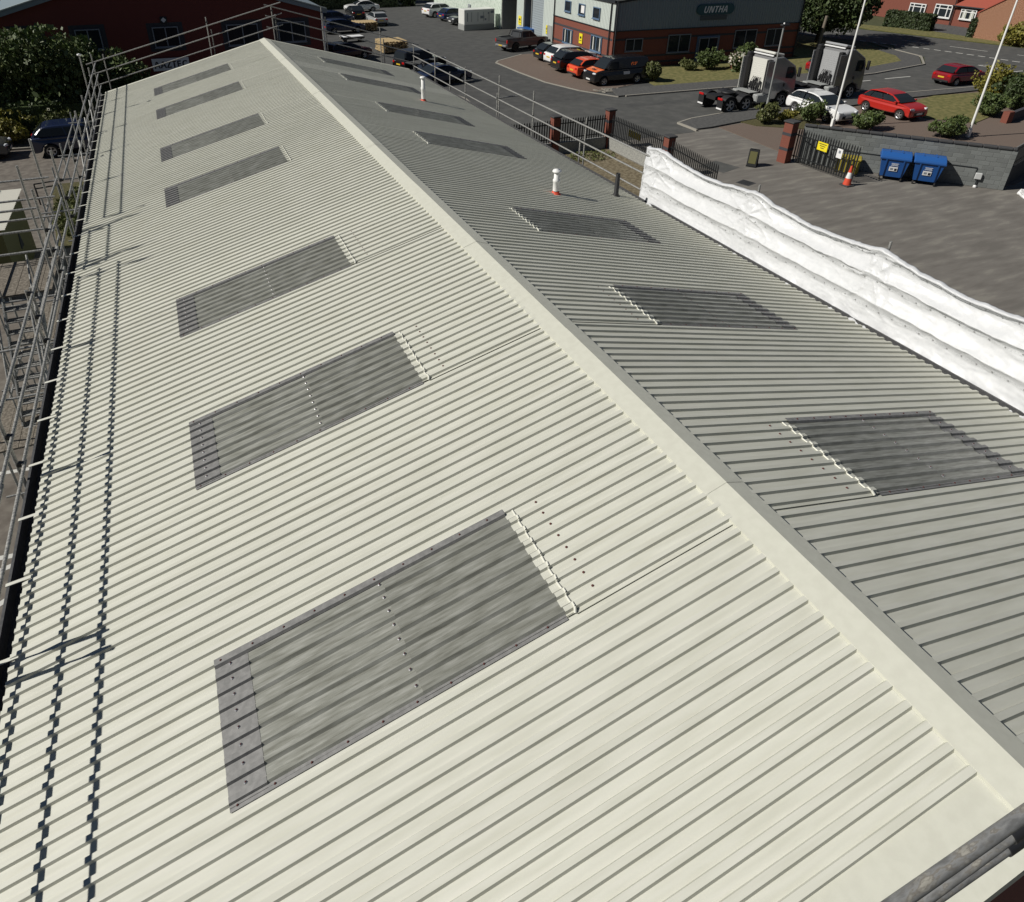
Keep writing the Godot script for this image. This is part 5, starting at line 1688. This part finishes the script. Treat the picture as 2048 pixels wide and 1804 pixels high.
	bar("lid", Vector3(0, 0.75, 0), Vector3(1.18, 0.14, 0.68), "bin_yellow", gb, Basis(), 0.04)
	var dc := thing("drain_cover", "square dark drain cover in the yard beside the folding sign", "drain cover", Vector3(20.9, 0.0, -24.6), 0.3)
	bar("frame", Vector3(0, 0.004, 0), Vector3(0.7, 0.008, 0.7), "coping", dc)
	for k in 5:
		bar("grate_bar", Vector3(-0.24 + k * 0.12, 0.012, 0), Vector3(0.05, 0.012, 0.56), "fence_black", dc)
	# bag
	var bag := thing("rubble_bag", "crumpled white bag lying beside the dark low wall", "bag", Vector3(31.95, 0, -18.0))
	var st := new_st()
	var ps := []
	for i in 9:
		var row := []
		for j in 14:
			var th := PI * 0.5 * i / 8.0
			var ph := TAU * j / 14.0
			var k := 1.0 + 0.22 * sin(ph * 3.0 + i) + rng.randf_range(-0.08, 0.08)
			row.append(Vector3(cos(ph) * cos(th) * 0.55 * k, sin(th) * 0.5 * k, sin(ph) * cos(th) * 0.45 * k))
		ps.append(row)
	for i in 8:
		for j in 14:
			quad(st, ps[i][j], ps[i][(j + 1) % 14], ps[i + 1][(j + 1) % 14], ps[i + 1][j])
	obj("sack", st, "bag_white", bag)
	# poles
	for f in [[Vector3(33.2, 0, -30.7), "white flagpole rising in front of the grey road tractor"], [Vector3(38.9, 0, -25.95), "white flagpole beyond the junction box end of the block wall"]]:
		var t := thing("flagpole", f[1], "flagpole", f[0])
		st = new_st()
		cyl(st, Vector3(0, 0.5, 0), Vector3(0, 7.6, 0), 0.07, 0.045, 12)
		obj("mast", st, "pole_white", t)
		bar("hinge_base", Vector3(0, 0.26, 0), Vector3(0.22, 0.52, 0.16), "pole_white", t, Basis(), 0.02)
		st = new_st()
		lathe(st, Vector3(0, 7.6, 0), [[0.045, 0], [0.07, 0.03], [0.05, 0.08], [0, 0.1]], 10)
		obj("finial", st, "pole_white", t)
	var lp := thing("lamp_post", "grey lamp post beside the rear of the white road tractor", "lamp post", Vector3(31.2, 0, -34.3))
	st = new_st()
	cyl(st, Vector3.ZERO, Vector3(0, 1.2, 0), 0.085, 0.08, 10)
	cyl(st, Vector3(0, 1.2, 0), Vector3(0, 5.5, 0), 0.055, 0.045, 10)
	obj("column", st, "lamp_grey", lp)
	bar("lantern", Vector3(0.1, 5.58, 0), Vector3(0.62, 0.12, 0.24), "coupler", lp, Basis(), 0.03)
	st = new_st()
	lathe(st, Vector3(0.0, 5.64, 0), [[0.05, 0], [0.05, 0.07], [0, 0.09]], 8)
	obj("photocell", st, "white_pvc", lp)
	var wp := thing("timber_post", "leaning grey timber post on the lawn below the big tree", "post", Vector3(53.2, 0.08, -51.0))
	st = new_st()
	cyl(st, Vector3.ZERO, Vector3(0.2, 3.3, 0.05), 0.16, 0.13, 10)
	obj("post", st, "timber_old", wp)
	# generator
	var gen := thing("generator", "white generator set on a dark skid before the pale workshop wall", "generator", Vector3(29.45, 0.004, -77.9), 0.05)
	bar("skid", Vector3(0, 0.3, 0), Vector3(3.9, 0.6, 1.6), "gen_grey", gen, Basis(), 0.03)
	bar("canopy", Vector3(0, 1.4, 0), Vector3(3.86, 1.6, 1.56), "gen_white", gen, Basis(), 0.05)
	for x in [-1.0, -0.2, 0.5, 1.2]:
		bar("hinge", Vector3(x, 1.4, 0.79), Vector3(0.06, 1.0, 0.02), "gen_grey", gen)
	for q in [[0.35, 1.35, 0.5, 0.28], [0.75, 1.1, 0.22, 0.2], [1.15, 1.75, 0.2, 0.18], [1.6, 1.85, 0.4, 0.26], [-1.5, 1.4, 0.1, 0.9]]:
		bar("print", Vector3(q[0], q[1], 0.785), Vector3(q[2], q[3], 0.012), "frame_grey", gen)
	# blue bins by the shutters
	var sk := thing("storage_bin", "blue bin half hidden behind the pickup by the shutters", "bin", Vector3(31.3, 0.004, -69.0))
	bar("body", Vector3(0, 0.5, 0), Vector3(1.1, 1.0, 2.0), "bin_blue", sk, Basis(), 0.04)
	bar("lid", Vector3(0, 1.06, 0), Vector3(1.16, 0.12, 2.06), "bin_lid", sk, Basis(), 0.03)
	bar("label_plate", Vector3(-0.56, 0.55, 0.3), Vector3(0.012, 0.4, 0.5), "lamp_clear", sk)
	# timber stacks
	for s in [[Vector3(15.9, 0.004, -66.9), 0.05, 8, 8, 2.5, "fresh sawn timber stack catching the sun behind the eave rails"], [Vector3(17.3, 0.004, -81.6), 0.0, 7, 8, 2.2, "far timber stack half in shade beside the silver hatchback"]]:
		var t := thing("timber_stack", s[5], "timber", s[0], s[1])
		for r in s[2]:
			for k in s[3]:
				bar("plank", Vector3((k - (s[3] - 1) * 0.5) * 0.31 + rng.randf_range(-0.03, 0.03), 0.16 + r * 0.125, rng.randf_range(-0.16, 0.16)), Vector3(0.225, 0.075, s[4]), "timber", t)
			if r % 2 == 0:
				for z in [-0.8, 0.8]:
					bar("bearer", Vector3(0, 0.16 + r * 0.125 - 0.062, z), Vector3(s[3] * 0.31, 0.04, 0.08), "timber_old", t)
	var bs := thing("board_stack", "pale flat boards stacked low in the shade of the brick office", "boards", Vector3(13.9, 0.004, -74.0), 0.1)
	for k in 5:
		bar("board", Vector3(rng.randf_range(-0.05, 0.05), 0.35 + k * 0.05, rng.randf_range(-0.05, 0.05)), Vector3(2.2, 0.045, 1.2), "sign_white" if k == 4 else "timber_old", bs)
	for x in [-0.8, 0.8]:
		bar("bearer", Vector3(x, 0.16, 0), Vector3(0.12, 0.31, 1.1), "timber_old", bs)
	# cycle stand by the mossy ground
	var cs := thing("cycle_stand", "dark bent tube cycle stand beside the mossy ground", "stand", Vector3(-10.2, 0.004, -35.0), 0.2)
	for z in [0.0, 0.7]:
		tube("leg", Vector3(-0.45, 0, z), Vector3(-0.45, 0.75, z), cs, "fence_black", 0.03)
		tube("leg", Vector3(0.45, 0, z), Vector3(0.45, 0.75, z), cs, "fence_black", 0.03)
		tube("top_bar", Vector3(-0.45, 0.75, z), Vector3(0.45, 0.75, z), cs, "fence_black", 0.03)
func build_plants() -> void:
	tree("large dark leafy tree hanging over the dark blue crossover", Vector3(-11.2, 0, -48.8), 6.3, Vector3(3.9, 3.0, 2.6), 14000, 0.24, "leaf_mid", 20)
	tree("dark leafy tree between the gable office and the big left hand tree", Vector3(-7.6, 0, -49.8), 5.0, Vector3(2.3, 2.2, 2.0), 7000, 0.22, "leaf_mid", 14)
	tree("spreading leafy tree rooted past the dark saloon", Vector3(-15.8, 0, -49.2), 6.0, Vector3(3.0, 2.7, 2.6), 8000, 0.24, "leaf_dark", 16)
	shrub("leafy_shrub", "yellow green shrub behind the kerb by the dark saloon", Vector3(-13.2, 0, -45.6), Vector3(1.5, 0.95, 1.0), 4000, 0.16, "leaf_yellow", 8)
	shrub("leafy_shrub", "low dark shrub between the yellow green shrub and the crossover", Vector3(-10.6, 0, -45.6), Vector3(1.4, 0.8, 0.9), 3000, 0.16, "leaf_olive", 8)
	hedge("dark undergrowth below the left hand trees", Vector3(-12.5, 0, -47.4), Vector3(17, 1.9, 2.0), 0.0, 9000, 0.22, "leaf_dark")
	tree("big dark tree at the mouth of the estate road", Vector3(58.5, 0, -56.0), 10.5, Vector3(5.6, 5.0, 5.4), 26000, 0.34, "leaf_dark", 26)
	tree("dark tree standing between the big tree and the office end", Vector3(53.0, 0, -60.0), 9.0, Vector3(4.4, 4.2, 4.4), 12000, 0.36, "leaf_dark", 18)
	for p in [[12.0, -106.0], [18.5, -108.0], [25.0, -109.0], [5.0, -100.0]]:
		tree("dark tree closing off the far end of the service yard", Vector3(p[0], 0, p[1]), 9.0, Vector3(4.5, 4.2, 3.6), 7000, 0.42, "leaf_dark", 14)
	for n in get_children():
		if n.get_meta("label", "") == "dark tree closing off the far end of the service yard":
			n.set_meta("group", "trees closing off the service yard")
	hedge("long dark hedge closing the far car park", Vector3(18, 0, -103.0), Vector3(24, 2.2, 1.4), 0.0, 9000, 0.30, "leaf_hedge")
	hedge("clipped hedge before the brick house across the main road", Vector3(77.0, 0.08, -60.0), Vector3(1.3, 1.7, 5.2), 0.15, 6000, 0.22, "leaf_hedge")
	hedge("narrow dark hedge against the cottage gable", Vector3(78.3, 0.08, -52.9), Vector3(3.0, 1.8, 0.6), 0.3, 2500, 0.2, "leaf_hedge")
	shrub("leafy_shrub", "yellow green bush against the old brick gable", Vector3(75.9, 0.08, -47.0), Vector3(1.2, 1.05, 2.4), 5000, 0.24, "leaf_yellow", 9)
	# clipped bush by the van and entrance shrubs
	shrub("clipped_bush", "egg shaped clipped bush behind the black panel van", Vector3(30.9, 0.09, -46.1), Vector3(0.85, 0.95, 0.85), 4200, 0.14, "leaf_olive", 3)
	shrub("leafy_shrub", "small rounded shrub at the lawn end of the office bed", Vector3(36.3, 0.09, -48.6), Vector3(0.8, 0.55, 0.7), 1800, 0.14, "leaf_olive", 5)
	shrub("leafy_shrub", "dark rounded shrub beside the rose bed", Vector3(38.2, 0.09, -48.3), Vector3(1.3, 0.85, 1.0), 3000, 0.15, "leaf_mid", 6)
	var rs := shrub("rose_bush", "rose bush with clusters of pale blooms before the entrance", Vector3(40.2, 0.09, -46.9), Vector3(1.5, 0.8, 0.9), 3200, 0.14, "leaf_mid", 8)
	leaves("bloom", [[Vector3(-0.6, 1.0, 0.3), Vector3(0.9, 0.55, 0.7)], [Vector3(0.7, 0.8, 0.5), Vector3(0.9, 0.5, 0.6)]], 260, 0.20, "petal", rs, 0.9)
	shrub("leafy_shrub", "dark bush growing in the brick planter", Vector3(41.5, 0.7, -47.6), Vector3(1.2, 0.7, 0.6), 2600, 0.15, "leaf_mid", 6)
	# beds along the forecourt
	shrub("leafy_shrub", "round bush at the foot of the lamp post", Vector3(29.9, 0.06, -32.95), Vector3(0.9, 0.62, 0.75), 3000, 0.12, "leaf_olive", 6)
	shrub("leafy_shrub", "brownish low plant between the lamp post and the white estate", Vector3(31.5, 0.06, -32.9), Vector3(0.8, 0.38, 0.5), 1500, 0.12, "leaf_yellow", 5)
	shrub("leafy_shrub", "green bush covering the tail of the white estate car", Vector3(32.6, 0.06, -32.0), Vector3(0.85, 0.72, 0.8), 3200, 0.12, "leaf_mid", 7)
	shrub("leafy_shrub", "long low shrub covering the nose of the white estate car", Vector3(34.6, 0.03, -29.55), Vector3(1.25, 0.55, 0.75), 3600, 0.13, "leaf_mid", 9)
	shrub("leafy_shrub", "leafy shrub at the foot of the lone flagpole", Vector3(37.9, 0.03, -26.4), Vector3(1.35, 0.6, 0.85), 3600, 0.14, "leaf_mid", 9)
	shrub("leafy_shrub", "dark bush beside the red brick end pier", Vector3(45.2, 0.03, -29.0), Vector3(1.4, 0.75, 0.9), 3600, 0.15, "leaf_mid", 8)
	shrub("leafy_shrub", "large dark bush above the low brick wall", Vector3(48.6, 0.03, -29.3), Vector3(1.9, 1.25, 1.2), 5000, 0.17, "leaf_dark", 9)
	shrub("leafy_shrub", "yellowing round bush behind the large dark bush", Vector3(49.0, 0.05, -31.3), Vector3(1.7, 1.35, 1.3), 4600, 0.17, "leaf_yellow", 8)
	# weeds
	var w := thing("weeds", "ragged dry weeds along the foot of the low palisade wall", "weeds", Vector3(14, 0.005, -31.6))
	leaves("tuft", [[Vector3(-2, 0.1, 0), Vector3(2.6, 0.16, 0.5)], [Vector3(2.0, 0.1, 0.6), Vector3(1.6, 0.14, 0.8)]], 1500, 0.10, "leaf_olive", w, 0.3)
	w.set_meta("kind", "stuff")
	var ms := thing("ground_cover", "dull green ground cover on the mossy ground beside the scaffold", "ground cover", Vector3(-8.6, 0.01, -33.0))
	leaves("foliage", [[Vector3.ZERO, Vector3(1.4, 0.22, 3.6)]], 5000, 0.13, "leaf_olive", ms, 0.2)
	ms.set_meta("kind", "stuff")

# ---------------------------------------------------------------- scene
func _ready() -> void:
	rng.seed = 20240
	var cam := Camera3D.new()
	cam.name = "camera"
	add_child(cam)
	cam.position = Vector3(-4.1546, 11.3, 0.0)
	cam.basis = Basis.from_euler(Vector3(deg_to_rad(-29.6925), deg_to_rad(-23.1278), deg_to_rad(0.3293)), EULER_ORDER_YXZ)
	cam.projection = Camera3D.PROJECTION_FRUSTUM
	cam.near = 0.1
	cam.far = 1500.0
	cam.size = 2.0 * 0.1 * 902.0 / 1378.997
	cam.frustum_offset = Vector2(0.1 * (1024.0 - 944.272) / 1378.997, -0.1 * (902.0 - 618.208) / 1378.997)
	cam.current = true
	var env := Environment.new()
	env.background_mode = Environment.BG_SKY
	var sky := Sky.new()
	var sm := ProceduralSkyMaterial.new()
	sm.sky_top_color = lin(0.10, 0.19, 0.38)
	sm.sky_horizon_color = lin(0.58, 0.63, 0.68)
	sm.sky_curve = 0.14
	sm.ground_bottom_color = lin(0.05, 0.05, 0.045)
	sm.ground_horizon_color = lin(0.16, 0.16, 0.15)
	sm.sun_angle_max = 0.0
	sky.sky_material = sm
	env.sky = sky
	env.background_energy_multiplier = 0.25
	env.tonemap_mode = Environment.TONE_MAPPER_LINEAR
	env.tonemap_exposure = 1.0
	env.sdfgi_enabled = true
	env.ssao_enabled = true
	env.ssil_enabled = true
	var we := WorldEnvironment.new()
	we.name = "environment"
	we.environment = env
	add_child(we)
	var sun := DirectionalLight3D.new()
	sun.name = "sun"
	add_child(sun)
	sun.basis = Basis.looking_at(Vector3(0.745, -0.65, 0.14).normalized())
	sun.light_energy = 1.45
	sun.light_color = Color(1.0, 0.985, 0.955)
	sun.light_angular_distance = 0.5
	sun.shadow_enabled = true
	make_materials()
	build_ground()
	build_roof()
	build_flues()
	build_scaffold()
	build_buildings()
	build_walls()
	build_vehicles()
	build_furniture()
	build_plants()
